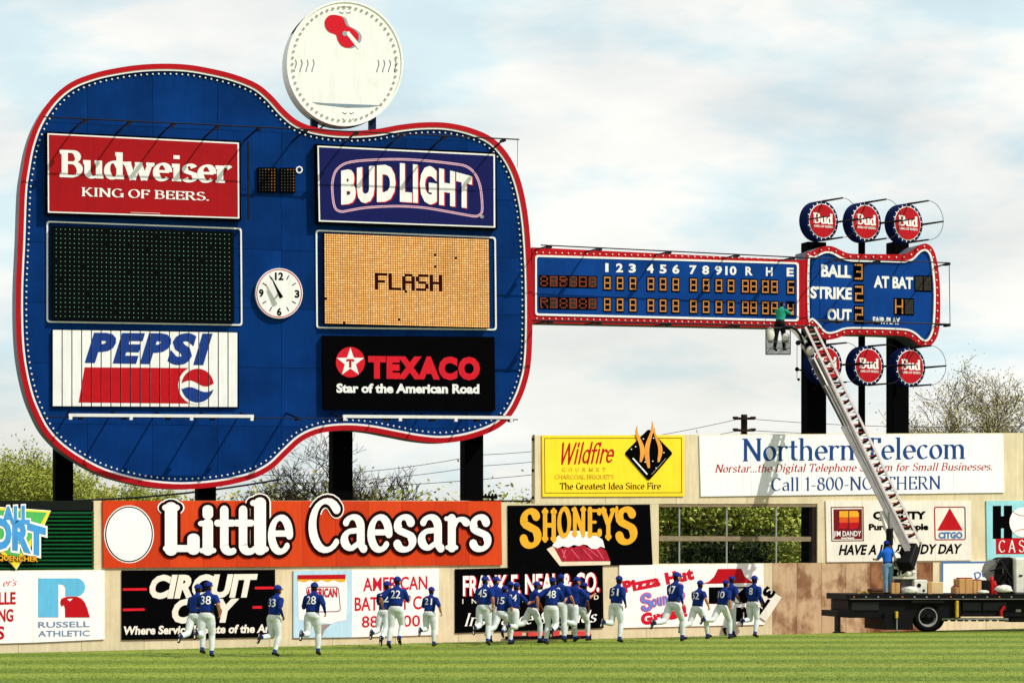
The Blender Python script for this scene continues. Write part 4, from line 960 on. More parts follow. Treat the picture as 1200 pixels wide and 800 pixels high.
r = sign('deep blue board with arched white capitals in a pink oval line, upper right of body', GTR, [(370, 168.6), (581.8, 178.8), (582.4, 269), (371.4, 261.6)], BLACK, th=.28)
q = [(372, 170.8), (580, 180.9), (580.4, 266.8), (373.6, 259.6)]
F1(r, GTR, [q], WHITE, 1, 'white_border'); F1(r, GTR, [qi(q, 1.8)], mat('deep_blue_paint', (8, 16, 82), .5, .08, 1.2), 2, 'blue_field')
ov = catmull([(388, 222), (389.5, 207), (395, 196.5), (407, 189.5), (430, 186.5), (467, 185.4), (500, 187.2), (530, 190.5), (546, 193.5), (557, 202), (564, 218), (566.4, 240), (565.4, 250), (559, 254.6), (548, 253.6), (520, 248.5), (495, 244.6), (465, 243), (430, 244.6), (410, 247.8), (399, 249.2), (391, 243)], 4)
RG(r, GTR, ov, inset(ov, 1.1), mat('pink_line_paint', (226, 176, 196), .5), 3); RG(r, GTR, inset(ov, 1.7), inset(ov, 2.7), mat('pink_line_paint', (226, 176, 196)), 3)
arch = lambda u, w: (u, w * (.86 + .14 * (1 - (2 * u - 1) ** 2)) + .10 * (1 - (2 * u - 1) ** 2) * 1.1)
for dx, dy, m_, k in ((1.3, 1.0, CRIM, 4), (0, 0, WHITE, 5)):
    for s_, a_, b_, ya, yb_ in (('BUD', 401.5, 461.8, 236.8, 236), ('LIGHT', 470.2, 551.5, 236.6, 241.8)):
        def wv_(u, w, a_=a_, b_=b_):
            U = (a_ + (b_ - a_) * u - 401) / 151; c_ = 1 - (2 * U - 1) ** 2; return u, w * (.88 + .12 * c_) + .09 * c_
        L1(r, GTR, sans_text(s_, .06, space=1.16), (a_ + dx, ya + dy, b_ + dx, yb_ + dy, 38.5, 37), m_, k, warp=wv_)
L1(r, GTR, sans_text('®', .0), (562.5, 255.6, 567, 255.8, 3.4, 3.4), OFFW, 3)

# slatted cola board
pq = [(61.4, 386.4), (278.4, 389.6), (279, 476.6), (61.4, 475.6)]
r = thing('advertising_sign', 'white cola board of upright slats with blue capitals, red band and striped globe', 'sign', GTR.at(170, 476, .05)); r['front'] = .12
MB().prism(GTR, [(60.6, 385.4), (279.4, 388.6), (279.8, 477.6), (60.6, 476.6)], .001, .04).build('backing_panel', BLACK, r)
MB().prism(GTR, [(61.6, 386.8), (278.2, 390), (278.8, 476.2), (61.6, 475.2)], .041, .094).build('batten_panel', BLACK, r)
NS = 19; jx = [lerp(61.4, 278.7, i / NS) for i in range(NS + 1)]
for i in range(NS):
    a, b = jx[i] + .6, jx[i + 1] - .6; yt = lambda x: 386.4 + (x - 61.4) * .0148; yb_ = lambda x: 475.6 + (x - 61.4) * .0046
    MB().prism(GTR, [(a, yt(a)), (b, yt(b)), (b, yb_(b)), (a, yb_(a))], .096, .12).build('slat', WHITE, r)
def cut(o):
    """slice print along the joints between the slats"""
    if isinstance(o, list): return [cut(x) for x in o]
    bm = bmesh.new(); bm.from_mesh(o.data); org = o.location + o.parent.location
    for x in jx[1:-1]:
        for s_ in (-.6, .6):
            p = GTR.at(x + s_, 430, .12) - org; bmesh.ops.bisect_plane(bm, geom=bm.verts[:] + bm.edges[:] + bm.faces[:], plane_co=p, plane_no=GTR.d3)
    kill = []
    for f in bm.faces:
        c = f.calc_center_median() + org; cx = CX + c.x / c.y * FPX
        if any(abs(cx - x) < .59 for x in jx[1:-1]): kill.append(f)
    bmesh.ops.delete(bm, geom=kill, context='FACES'); bm.to_mesh(o.data); bm.free(); return o
PBL = mat('cola_blue_paint', (20, 56, 132), .5); PRD = mat('cola_red_paint', (186, 10, 24), .5)
cut(L1(r, GTR, sans_text('PEPSI', .062, shear=.26, space=1.22), (103.5, 422.4, 245, 425, 30, 31.5), PBL, 1))
cut(F1(r, GTR, [[(99.2, 430.2), (220.6, 431), (220.6, 472.6), (92.2, 471.4)]], PRD, 1, 'red_band'))
cut(F1(r, GTR, [ell(230.6, 451.4, 21.8, 22.4)], WHITE, 2, 'globe_ring'))
G0 = (231.6, 451.6); gx, gy = 19, 19.8
topw = [(G0[0] + gx * math.cos(R(a)), G0[1] - gy * math.sin(R(a))) for a in range(8, 173, 8)] + [(G0[0] - 19 + t * 38, G0[1] - 2.5 - 3.6 * math.sin(t * 6.28)) for t in [i / 10 for i in range(11)]]
botw = [(G0[0] + gx * math.cos(R(a)), G0[1] - gy * math.sin(R(a))) for a in range(188, 353, 8)] + [(G0[0] + 19 - t * 38, G0[1] + 4.6 + 3.0 * math.sin(t * 6.28)) for t in [i / 10 for i in range(11)]]
cut(F1(r, GTR, [topw], PRD, 3, 'globe')); cut(F1(r, GTR, [botw], PBL, 3, 'globe'))

r = sign('black fuel company board with a white star on a red disc and red capitals', GTR, [(378.4, 393), (579.6, 394.6), (580.6, 480.8), (379.4, 479)], BLACK, th=.2)
F1(r, GTR, [ell(410.6, 424.2, 17, 17.8)], mat('bright_red_paint', (210, 22, 40)), 1, 'disc')
st = [(410.6 + (16.8 if i % 2 == 0 else 6.8) * math.sin(R(i * 36)), 424.6 - (17.4 if i % 2 == 0 else 7) * math.cos(R(i * 36))) for i in range(10)]
F1(r, GTR, [st], WHITE, 2, 'star'); L1(r, GTR, stroke_text('T', .26, .2, .12), (406.4, 430.5, 414.6, 430.5, 9.5, 9.5), RED, 3)
L1(r, GTR, sans_text('TEXACO', .07, space=1.16), (433.4, 441.2, 560.4, 443, 22, 22.4), mat('bright_red_paint', (210, 22, 40)), 1)
L1(r, GTR, sans_text('Star of the American Road', .045), (395, 459.4, 561, 460.4, 9.6, 9.8), WHITE, 1)

# clock
r = thing('wall_clock', 'round white clock with a red ring between the two display boards of the guitar', 'clock', GTR.at(327, 373, .1)); r['front'] = .15
cx, cy = 327.2, 343.6
MB().prism(GTR, ell(cx, cy, 27.6, 29.4), .001, .15).build('case', WHITE, r)
RG(r, GTR, ell(cx, cy, 26.6, 28.4), ell(cx, cy, 25.6, 27.4), CRIM, 1, 'red_ring')
for s_, dx, dy in (('12', 0, -19), ('3', 21, 1.6), ('6', 0, 22.6), ('9', -21, 0.6)):
    w = 9 if s_ == '12' else 4.6; L1(r, GTR, sans_text(s_, .04), (cx + dx - w / 2, cy + dy + 3, cx + dx + w / 2, cy + dy + 3.2, 8, 8), BLACK, 1, name='numeral')
mb = MB()
for h in range(12):
    if h % 3: 
        a = R(h * 30); s_, c_ = math.sin(a), math.cos(a); p, q = (cx + s_ * 17.5, cy - c_ * 18.5), (cx + s_ * 22.5, cy - c_ * 24); nx, ny = c_ * .55, s_ * .55
        mb.flat(GTR, [(p[0] - nx, p[1] - ny), (p[0] + nx, p[1] + ny), (q[0] + nx, q[1] + ny), (q[0] - nx, q[1] - ny)], .156)
mb.build('tick_marks', BLACK, r, fix=False, kind='stuff')
for a, ln, w, o_ in ((-26, 20.5, 1.7, .3), (-27.5, 14, 2.3, .33)):
    s_, c_ = math.sin(R(a)), math.cos(R(a)); p = (cx - s_ * 6, cy + c_ * 6); q = (cx + s_ * ln, cy - c_ * ln)
    MB().prism(GTR, [(p[0] - c_ * w, p[1] - s_ * w), (p[0] + c_ * w, p[1] + s_ * w), (q[0] + c_ * .5, q[1] + s_ * .5), (q[0] - c_ * .5, q[1] - s_ * .5)], o_, o_ + .02).build('hand', BLACK, r)
MB().tube([GTR.at(cx, cy, .15), GTR.at(cx, cy, .36)], .03, 8).build('spindle', BLACK, r)

# baseball disc (the cartoon batter painted on it is left out; a plain red guitar stays)
r = thing('baseball_sign', 'big round white baseball sign with a red guitar, standing above the guitar body', 'sign', GTR.at(404, 148, -.5)); r['front'] = .0
MB().prism(GTR, ell(404.4, 74.4, 68, 73.4, 72), -.75, 0).build('disc', [WHITE], r)
MB().ring(GTR, ell(404.4, 74.4, 68.2, 73.6, 72), ell(404.4, 74.4, 66.6, 71.9, 72), -.76, -.05).build('edge_band', DARK, r)
MB().ring(GTR, ell(404.4, 74.4, 68.3, 73.7, 72), ell(404.4, 74.4, 66.2, 71.4, 72), -.048, .03).build('face_rim', WHITE, r)
for a, b in ((365, 372.6), (433.2, 440.8)): MB().prism(GTR, [(a, 128), (b, 128), (b, 158), (a, 158)], -.62, -.4).build('leg', mat('navy_steel', (18, 28, 72), .5), r)
MB().bar(GTR.at(372, 153, -.45), GTR.at(388, 141, -.45), .05, .05).build('brace', DARK, r)
z = lambda P: zz(5, 320, 0, P)
GS = mat('soft_grey_paint', (150, 160, 168), .5)
gb_ = catmull(z([(330, 92), (375, 90), (412, 108), (430, 150), (470, 172), (498, 200), (500, 235), (470, 270), (435, 282), (400, 268), (378, 235), (368, 205), (330, 190), (306, 160), (304, 122)]), 3)
F1(r, GTR, [[(x + 3.4, y + .6) for x, y in gb_]], GS, 1, 'guitar_shadow_paint'); F1(r, GTR, [gb_], mat('bright_red_paint', (210, 22, 40)), 2, 'painted_guitar')
F1(r, GTR, [z([(420, 190), (445, 185), (515, 270), (500, 290)])], WHITE, 3, 'painted_neck'); F1(r, GTR, [ell(404, 39.6, 2.8, 3)], GS, 4, 'painted_sound_hole')
F1(r, GTR, [z([(228, 598), (300, 605), (480, 612), (640, 618), (560, 630), (430, 632), (260, 612)])], mat('slate_paint', (128, 146, 158), .5), 1, 'ground_stroke')
ST = mat('stitch_grey_paint', (104, 106, 112), .5); mb = MB()
for x in (128, 162, 197, 232, 612, 646, 680, 714):
    P = [(x + 6 * math.sin(t * 5), 350 + t * 72 + (x > 400) * 2) for t in [i / 6 for i in range(7)]]
    for i in range(6): mb.flat(GTR, z([P[i], P[i + 1], (P[i + 1][0] + 5, P[i + 1][1]), (P[i][0] + 5, P[i][1])]), r['front'] + .008)
for y in (36, 72, 660, 696):
    for s_ in (-1, 1):
        P = [((422 if y < 300 else 440) + s_ * (8 + t * 26), y + 5 * math.sin(t * 4)) for t in [i / 4 for i in range(5)]]
        for i in range(4): mb.flat(GTR, z([P[i], P[i + 1], (P[i + 1][0], P[i + 1][1] + 5), (P[i][0], P[i][1] + 5)]), r['front'] + .008)
mb.build('stitches', ST, r, fix=False, kind='stuff')
mb = MB(); bulbP = ell(404.4, 74.4, 61, 66.5, 56)
for x, y in bulbP: mb.ball(GTR.at(x, y, .03), .045, nu=6, nv=4)
mb.build('bulbs', mat('bulb_cream', (222, 218, 204), .3, .05), r, fix=False, kind='stuff')

# ---------------------------------------------------------------- six round beer signs by the headstock
BRD = mat('beer_sign_red', (176, 14, 28), .5, .25, .8)
names = [('top left', 963.7, 258.8), ('top middle', 1014.4, 260.2), ('top right', 1063.4, 261.8), ('bottom left, mostly behind the ladder', 968.2, 426.6), ('bottom middle', 1017.6, 428.4), ('bottom right', 1066.6, 429.8)]
SG = 'round red beer signs around the headstock'
proto = None
def round_sign(cx, cy, label):
    c = GTR.at(cx, cy, -.1); a = R(32); pl = Plane(c.x, c.y, c.x + math.cos(a), c.y + math.sin(a))
    r = thing('round_beer_sign', label, 'sign', c, SG); r['front'] = 0.0
    rr = .70; F = lambda k, n=40, off=0: [c + pl.d3 * (k * math.cos(2 * math.pi * i / n)) + Vector((0, 0, k * math.sin(2 * math.pi * i / n))) + pl.n3 * off for i in range(n)]
    def pr(name, k, o0, o1, m, n=40):
        f_, b_ = F(k, n, o1), F(k, n, o0); mb = MB(); mb.add(f_ + b_, [tuple(range(n)), tuple(range(2 * n - 1, n - 1, -1))] + [(i, (i + 1) % n, (i + 1) % n + n, i + n) for i in range(n)]); return mb.build(name, m, r)
    pr('drum', rr, -.42, 0, NAVY)
    mb = MB(); n = 21                                       # crown-cap teeth: white rays on the blue rim
    for i in range(n):
        a_ = 2 * math.pi * (i + .5) / n
        for s_ in (0,):
            P = [(.595, a_ - .035), (.595, a_ + .035), (.67, a_ + .014), (.67, a_ - .014)]
            mb.add([c + pl.d3 * (k * math.cos(t)) + Vector((0, 0, k * math.sin(t))) + pl.n3 * .008 for k, t in P], [(0, 1, 2, 3)])
    mb.build('rim_rays', WHITE, r, fix=False, kind='stuff')
    pr('white_ring', .60, .001, .012, WHITE); pr('red_face', .572, .0125, .03, BRD)
    def txt(tx, u0, u1, v, h, off=.036, shear=0, name='lettering'):
        polys, (a0, b0) = tx; mb = MB()
        for k, q in polys: mb.add([c + pl.d3 * (u0 + (u1 - u0) * (p.x - a0) / (b0 - a0)) + Vector((0, 0, v + h * p.y)) + pl.n3 * (off + k * .0008) for p in q], [tuple(range(len(q)))])
        mb.build(name, WHITE, r, fix=False)
    txt(stroke_text('Bud', .24, .10, .16, sthin=.12, flare=.05), -.42, .44, -.10, .36)
    txt(stroke_text('KING OF BEERS', .2, .09, .12), -.40, .44, -.235, .075)
    # three standoff arms and the wire hoop in front
    hc = c + pl.n3 * 1.12
    for k, ang in (('arm', 90), ('arm', 0), ('arm', -90)):
        d_ = pl.d3 * (.68 * math.cos(R(ang))) + Vector((0, 0, .68 * math.sin(R(ang)))); MB().tube([c + d_, hc + d_], [.04, .03], 6).build(k, RL, r)
    d_ = pl.d3 * -.68; MB().tube([c + d_, hc + d_], [.03, .022], 6).build('arm', RL, r)
    MB().tube([hc + pl.d3 * (.68 * math.cos(R(t))) + Vector((0, 0, .68 * math.sin(R(t)))) for t in range(-90, 91, 10)], .010, 5).build('wire_hoop', RL, r)
    return r
for nm, x, y in names: round_sign(x, y, 'round red beer cap sign with blue rim, ' + nm + (' of the six' if 'behind' not in nm else ''))
# ---------------------------------------------------------------- trees and shrubs behind the wall
def leaf_mesh(name, P, size, mats, parent, rng, flat=.0):
    """many small tilted two-triangle leaves at points P"""
    k = len(P); P = np.array(P); a = rng.normal(size=(k, 3)); a /= np.linalg.norm(a, axis=1)[:, None]; b = np.cross(a, rng.normal(size=(k, 3))); b /= np.linalg.norm(b, axis=1)[:, None]
    s = size * rng.uniform(.6, 1.35, (k, 1)); V = np.stack([P - a * s, P - b * s * .5, P + a * s, P + b * s * .5], 1).reshape(-1, 3)
    base = Vector(parent.location); V = V - np.array(base)
    me = bpy.data.meshes.new(name); me.vertices.add(4 * k); me.vertices.foreach_set('co', V.ravel()); me.loops.add(4 * k); me.loops.foreach_set('vertex_index', np.arange(4 * k, dtype=np.int32))
    me.polygons.add(k); me.polygons.foreach_set('loop_start', np.arange(0, 4 * k, 4, dtype=np.int32))
    for m in mats: me.materials.append(m)
    me.polygons.foreach_set('material_index', rng.integers(0, len(mats), k).astype(np.int32)); me.update(); me.validate()
    o = bpy.data.objects.new(name, me); COL.objects.link(o); o.parent = parent; return o
BARK = mat('grey_bark', (66, 54, 44), .9, .35, 4); BARKD = mat('dark_bark', (40, 30, 26), .9, .3, 4)
SPRING = [mat('spring_leaf_a', (156, 164, 62), .7, .25, .8), mat('spring_leaf_b', (128, 142, 50), .7, .25, .8), mat('spring_leaf_c', (176, 176, 82), .7, .2, .8)]
TAN = [mat('tan_bud_a', (170, 160, 92), .8, .25, .8), mat('tan_bud_b', (150, 144, 80), .8, .25, .8), mat('tan_bud_c', (184, 172, 114), .8, .2, .8)]
EVER = [mat('evergreen_a', (34, 50, 24), .7, .3, 1), mat('evergreen_b', (24, 38, 20), .7, .3, 1), mat('evergreen_c', (78, 94, 40), .7, .3, 1)]
LIGHT = [mat('young_leaf_a', (168, 180, 76), .7, .25, .8), mat('young_leaf_b', (140, 154, 60), .7, .25, .8), mat('young_leaf_c', (184, 184, 96), .7, .2, .8)]
def tree(label, px, depth, H, crown, leaves, nleaf, lsize, seed, bark=BARK, levels=4, kids=3, trunk=.16, lean=0, name='leafy_tree', grp=None, up=.62, clump=.35, start=.25):
    rnd = random.Random(seed); rng = np.random.default_rng(seed); base = at(px, HY, depth); base.z = -.31
    r = thing(name, label, 'tree', base, grp); mb = MB(); tips = []
    def grow(p, d, ln, rad, lev):
        n = 4 if lev < 2 else 3; pts = [p]; rs = [rad]
        for i in range(n):
            d = (d + Vector((rnd.gauss(0, .16), rnd.gauss(0, .16), rnd.gauss(.04, .1)))).normalized(); p = p + d * ln / n; pts.append(p); rs.append(max(.009, rad * (1 - .4 * (i + 1) / n)))
        mb.tube(pts, rs, 6 if lev < 2 else (4 if lev < 3 else 3), cap=lev < 1)
        if lev >= levels: tips.append(p); tips.append(pts[-2]); return
        for c in range(kids + (1 if lev < 2 else 0)):
            t = rnd.uniform(.45, 1) if c else 1.0; i = min(n, max(1, int(round(t * n)))); q = pts[i]
            an = rnd.uniform(0, 6.283); out_ = Vector((math.cos(an), math.sin(an), 0)) * crown
            nd = (d * up + out_ * rnd.uniform(.35, .9) + Vector((0, 0, rnd.uniform(-.05, .4)))).normalized()
            grow(q, nd, ln * rnd.uniform(.62, .8), rs[i] * .7, lev + 1)
        if lev >= 1: tips.append(pts[-2])
    L0 = H * start / 1.0
    grow(base, Vector((lean, 0, 1)).normalized(), L0 + H * .12, trunk, 0)
    # fit the height
    V = np.array(mb.v); top = V[:, 2].max(); k = H / (top - base.z); V[:, 2] = base.z + (V[:, 2] - base.z) * k; V[:, :2] = np.array(base)[:2] + (V[:, :2] - np.array(base)[:2]) * (k * .5 + .5); mb.v = [tuple(v) for v in V]
    mb.build('trunk', bark, r, base=base, fix=False)
    if nleaf:
        T = np.array(tips); T[:, 2] = base.z + (T[:, 2] - base.z) * k; T[:, :2] = np.array(base)[:2] + (T[:, :2] - np.array(base)[:2]) * (k * .5 + .5)
        idx = rng.integers(0, len(T), nleaf); P = T[idx] + rng.normal(0, clump, (nleaf, 3)) * rng.uniform(.3, 1, (nleaf, 1))
        leaf_mesh('crown', P, lsize, leaves, r, rng)
    return r
G1 = 'spring trees behind the left end of the wall'
for i, (px, d, H, lb, n) in enumerate([(-35, 128, 7.2, 'yellow-green spring tree over the green fence, cut by the left edge', 5200), (22, 122, 7.6, 'tallest yellow-green spring tree, just left of the first black scoreboard post', 6000), (66, 134, 7.2, 'yellow-green spring tree half hidden by the first black scoreboard post', 5200),
                                 (122, 126, 6.0, 'yellow-green spring tree between the first two black posts, left of the pair', 4200), (172, 131, 5.6, 'low thin spring tree under the guitar, right of the pair before the second post', 3400), (216, 140, 5.6, 'small spring tree beside the second black post, under the guitar', 2400)]):
    tree(lb, px, d, H, 1.15, SPRING, int(n * 3.6), .060, 11 + i, levels=5, kids=3, grp=G1, clump=.34, start=.18)
tree('big bare dark tree behind the orange board, branches spreading left of the third post', 345, 112, 8.2, 1.35, None, 0, .1, 43, bark=BARKD, levels=6, kids=3, trunk=.34, name='bare_tree', start=.2, up=.75)
tree('smaller bare tree just right of the third black post', 404, 116, 7.2, .9, None, 0, .1, 52, bark=BARKD, levels=6, kids=3, trunk=.2, name='bare_tree', lean=.3, start=.2)
tree('low bare tangled tree under the guitar tip, right of the second post', 283, 118, 5.4, 1.3, SPRING, 900, .06, 60, bark=BARKD, levels=6, kids=3, trunk=.2, name='bare_tree', start=.15)
G2 = 'budding trees behind the top right wall'
for i, (px, d, H, lb, n) in enumerate([(1122, 116, 9.9, 'rounded tan budding tree just right of the right-hand headstock post', 2600), (1172, 118, 11.3, 'tallest sparse budding tree near the right edge, dark forked trunk', 1700), (1216, 124, 10.8, 'sparse budding tree cut by the right edge', 2200)]):
    tree(lb, px, d, H, 1.1, TAN, n * 7, .045, 71 + i, bark=BARK, levels=6, kids=3, trunk=.17, grp=G2, clump=.3, start=.2, up=.8, name='budding_tree')
def shrub(label, px, depth, H, W, leaves, n, ls, seed, grp=None, name='evergreen_shrub'):
    rng = np.random.default_rng(seed); rnd = random.Random(seed); base = at(px, HY, depth); base.z = -.31; r = thing(name, label, 'shrub', base, grp); mb = MB(); T = []
    for i in range(26):
        an = rnd.uniform(0, 6.28); q = base + Vector((math.cos(an) * W * rnd.uniform(.2, .9), math.sin(an) * W * rnd.uniform(.2, .8), H * rnd.uniform(.25, .97))); m = base.lerp(q, .5) + Vector((0, 0, .2 * H * rnd.random()))
        mb.tube([base, m, q], [.035, .02, .008], 4, cap=False)
        for t in (.35, .55, .75, .9, 1): T.append(tuple(m.lerp(q, t)))
    mb.build('stem', BARKD, r, base=base, fix=False); T = np.array(T); P = T[rng.integers(0, len(T), n)] + rng.normal(0, .28, (n, 3)); P[:, 2] = np.maximum(P[:, 2], base.z + .05)
    leaf_mesh('foliage', P, ls, leaves, r, rng); return r
G3 = 'shrubs seen through the open wall bay'
for i, (px, d, H, W, mt_, n, nm) in enumerate([(784, 101, 2.9, 1.2, LIGHT, 4200, 'yellow-green shrub at the left end of the open bay'), (806, 100, 2.7, .9, EVER, 5000, 'dark evergreen shrub behind the first pipe post of the bay'), (836, 99, 3.3, 1.2, EVER, 7500, 'tall dark evergreen behind the middle pipe post, left side'),
                                        (872, 101, 2.7, 1.1, EVER, 6500, 'dark evergreen right of the middle pipe post'), (900, 102, 3.2, 1.0, EVER, 6500, 'dark evergreen behind the third pipe post of the bay'), (934, 100, 3.4, 1.2, LIGHT, 4600, 'yellow-green shrub at the right end of the open bay')]):
    shrub(nm, px, d, H, W, mt_, n, .085, 90 + i, G3, 'evergreen_shrub' if mt_ is EVER else 'leafy_shrub')
G4 = 'light green trees beyond the bay shrubs'
for i, (px, d, H, lb) in enumerate([(775, 108, 5.8, 'light green tree filling the upper left of the open bay'), (822, 106, 6.0, 'light green tree with pale branches behind the left evergreens of the bay'), (868, 109, 6.0, 'light green tree above the middle evergreens of the bay'), (915, 107, 5.8, 'light green tree above the third pipe post of the bay'), (958, 110, 5.6, 'light green tree behind the bay end post')]):
    tree(lb, px, d, H, 1.1, LIGHT, 9000, .10, 120 + i, levels=4, kids=3, grp=G4, clump=.7, start=.16)
# distant woods
rng = np.random.default_rng(5); P = []
for i in range(900):
    px = rng.uniform(-150, 1350); d = rng.uniform(270, 330); h = 8.0 + 1.2 * math.sin(px * .021) + .6 * math.sin(px * .057 + 1) + rng.normal(0, .3); b = at(px, HY, d)
    m = 90; Q = rng.normal(0, 1, (m, 3)) * np.array([2.0, 2.0, 1.6]) + np.array([b.x, b.y, max(1, h - 2.6) * .8]); P.append(Q)
P = np.concatenate(P); P[:, 2] = np.clip(P[:, 2], -.2, None)
hold = bpy.data.objects.new('tmp', None); hold.location = (0, 300, 0); o = leaf_mesh('distant_woods', P, .3, SPRING + TAN, hold, rng); o.parent = None; o.location = (0, 300, 0); bpy.data.objects.remove(hold)
o['kind'] = 'stuff'; tag(o, 'low far-off woods along the skyline behind the outfield wall', 'woods')

# ---------------------------------------------------------------- utility pole and wires
PW = mat('creosote_wood', (46, 34, 28), .85, .3, 4); INS = mat('brown_porcelain', (60, 26, 22), .3, .1, 3); WR = mat('wire', (40, 42, 44), .6, .1, 2)
b = at(872, HY, 112); b.z = -.25; p = thing('utility_pole', 'dark wooden utility pole with two crossarms of insulators behind the white top board', 'pole', b)
t = at(872, 485.5, 112); MB().tube([b, t], [.17, .13], 10).build('post', PW, p)
for y in (490.2, 504):
    c = at(872, y, 111.8); a = MB(); a.bar(c + Vector((-.42, 0, 0)), c + Vector((.42, 0, 0)), .09, .1); ca = a.build('crossarm', PW, p)
    for s_ in (-.36, .36):
        m = MB()
        for k in range(3): m.ball(c + Vector((s_ + (k - 1) * .07 * (1 if s_ > 0 else -1), -.08, .03)), .055, .06, .06, 8, 5)
        m.build('insulator', INS, ca)
def wire(label, pts, sag=.3, r=.011, grp='overhead power lines'):
    P = []
    for i in range(len(pts) - 1):
        for k in range(12): t = k / 12; P.append(pts[i].lerp(pts[i + 1], t) - Vector((0, 0, sag * 4 * t * (1 - t))))
    P.append(pts[-1]); o = MB().tube(P, r, 4).build('power_line', WR, fix=False); tag(o, label, 'wire', grp)
wire('upper wire from the utility pole leftwards behind the guitar', [at(867, 490.4, 111.8), at(560, 533, 108), at(300, 556, 104)], .25)
wire('lower wire from the utility pole leftwards behind the guitar', [at(867, 504, 111.8), at(560, 546, 108), at(300, 566, 104)], .2)
wire('upper wire running right from the utility pole past the headstock posts', [at(877, 490.4, 111.8), at(1260, 496, 120)], .25)
wire('lower wire running right from the utility pole past the headstock posts', [at(877, 504, 111.8), at(1260, 506, 120)], .2)
wire('thin wire low behind the guitar between the third and fourth posts', [at(300, 575, 100), at(700, 548, 105)], .15)
wire('thick black cable sagging under the left of the guitar body', [at(-20, 587, 99), at(88, 586, 99), at(330, 561, 99)], .15, .035)
wire('black cable level with the wall top near the yellow board', [at(560, 586.5, 100), at(640, 586.8, 100)], .0, .03)
b = at(577, 586, 96); p = thing('insulator_rack', 'small dark rack of insulators beside the fourth black post', 'equipment', b)
MB().bar(at(566, 581.8, 96), at(583, 582.6, 96), .1, .1).build('crossbar', DARK, p)
for x in (569, 573, 577, 581): MB().tube([at(x, 581.5, 96), at(x, 578, 96)], [.05, .03], 6).build('insulator', DARK, p)
MB().tube([at(577, 583, 96), Vector((at(577, 583, 96).x, 96, -.25))], .05, 6).build('post', DARK, p)
# cable brackets on the left end of the top wall tier
p = thing('wall_end_conduit', 'thin dark conduit with clamps up the left edge of the top wall tier', 'pipe', WALL.at(625.6, 590, -.1))
MB().tube([WALL.at(625.4, 509, -.1), WALL.at(626, 590, -.1)], .022, 6).build('pipe', DARK, p)
for y in (514.5, 551, 583): MB().ball(WALL.at(624.6, y, -.1), .05, .05, .05, 8, 5).build('clamp', DARK, p)
# ---------------------------------------------------------------- people
SK1 = mat('skin_tan', (188, 122, 88), .5, .08, 6); SK2 = mat('skin_brown', (94, 56, 40), .5, .08, 6); SKIN = [SK1, SK2]
SHIRT = mat('royal_blue_jersey', (10, 42, 116), .8, .3, 7, bump=.7, bscale=9); PANT = mat('white_knit_trousers', (206, 212, 210), .85, .14, 6, bump=.7, bscale=8)
SHOE = mat('black_leather', (18, 16, 18), .5, .2, 8); SOLE = mat('white_sole', (210, 206, 200), .6, .1, 8); HAIR = mat('dark_hair', (26, 18, 14), .8, .3, 10); BELT = mat('navy_belt', (14, 18, 44), .5, .1, 5)
CAPM = mat('royal_blue_cap', (14, 38, 120), .7, .12, 6); SOCK = mat('blue_stirrup_sock', (30, 54, 140), .8, .1, 8); EYE = mat('eye_dark', (20, 14, 12), .3, .0, 2); LIP = mat('lip', (140, 74, 62), .5, .0, 2)
JEAN = mat('faded_jeans', (104, 138, 168), .85, .2, 4, bump=.3, bscale=14); WSH = mat('bright_blue_shirt', (26, 96, 196), .8, .15, 5, bump=.3, bscale=12); GSH = mat('sea_green_shirt', (34, 146, 118), .8, .15, 5, bump=.3, bscale=12); DPT = mat('dark_trousers', (16, 18, 22), .85, .2, 5)
def rot(v, a, ax='Y'): return Matrix.Rotation(a, 3, ax) @ Vector(v)
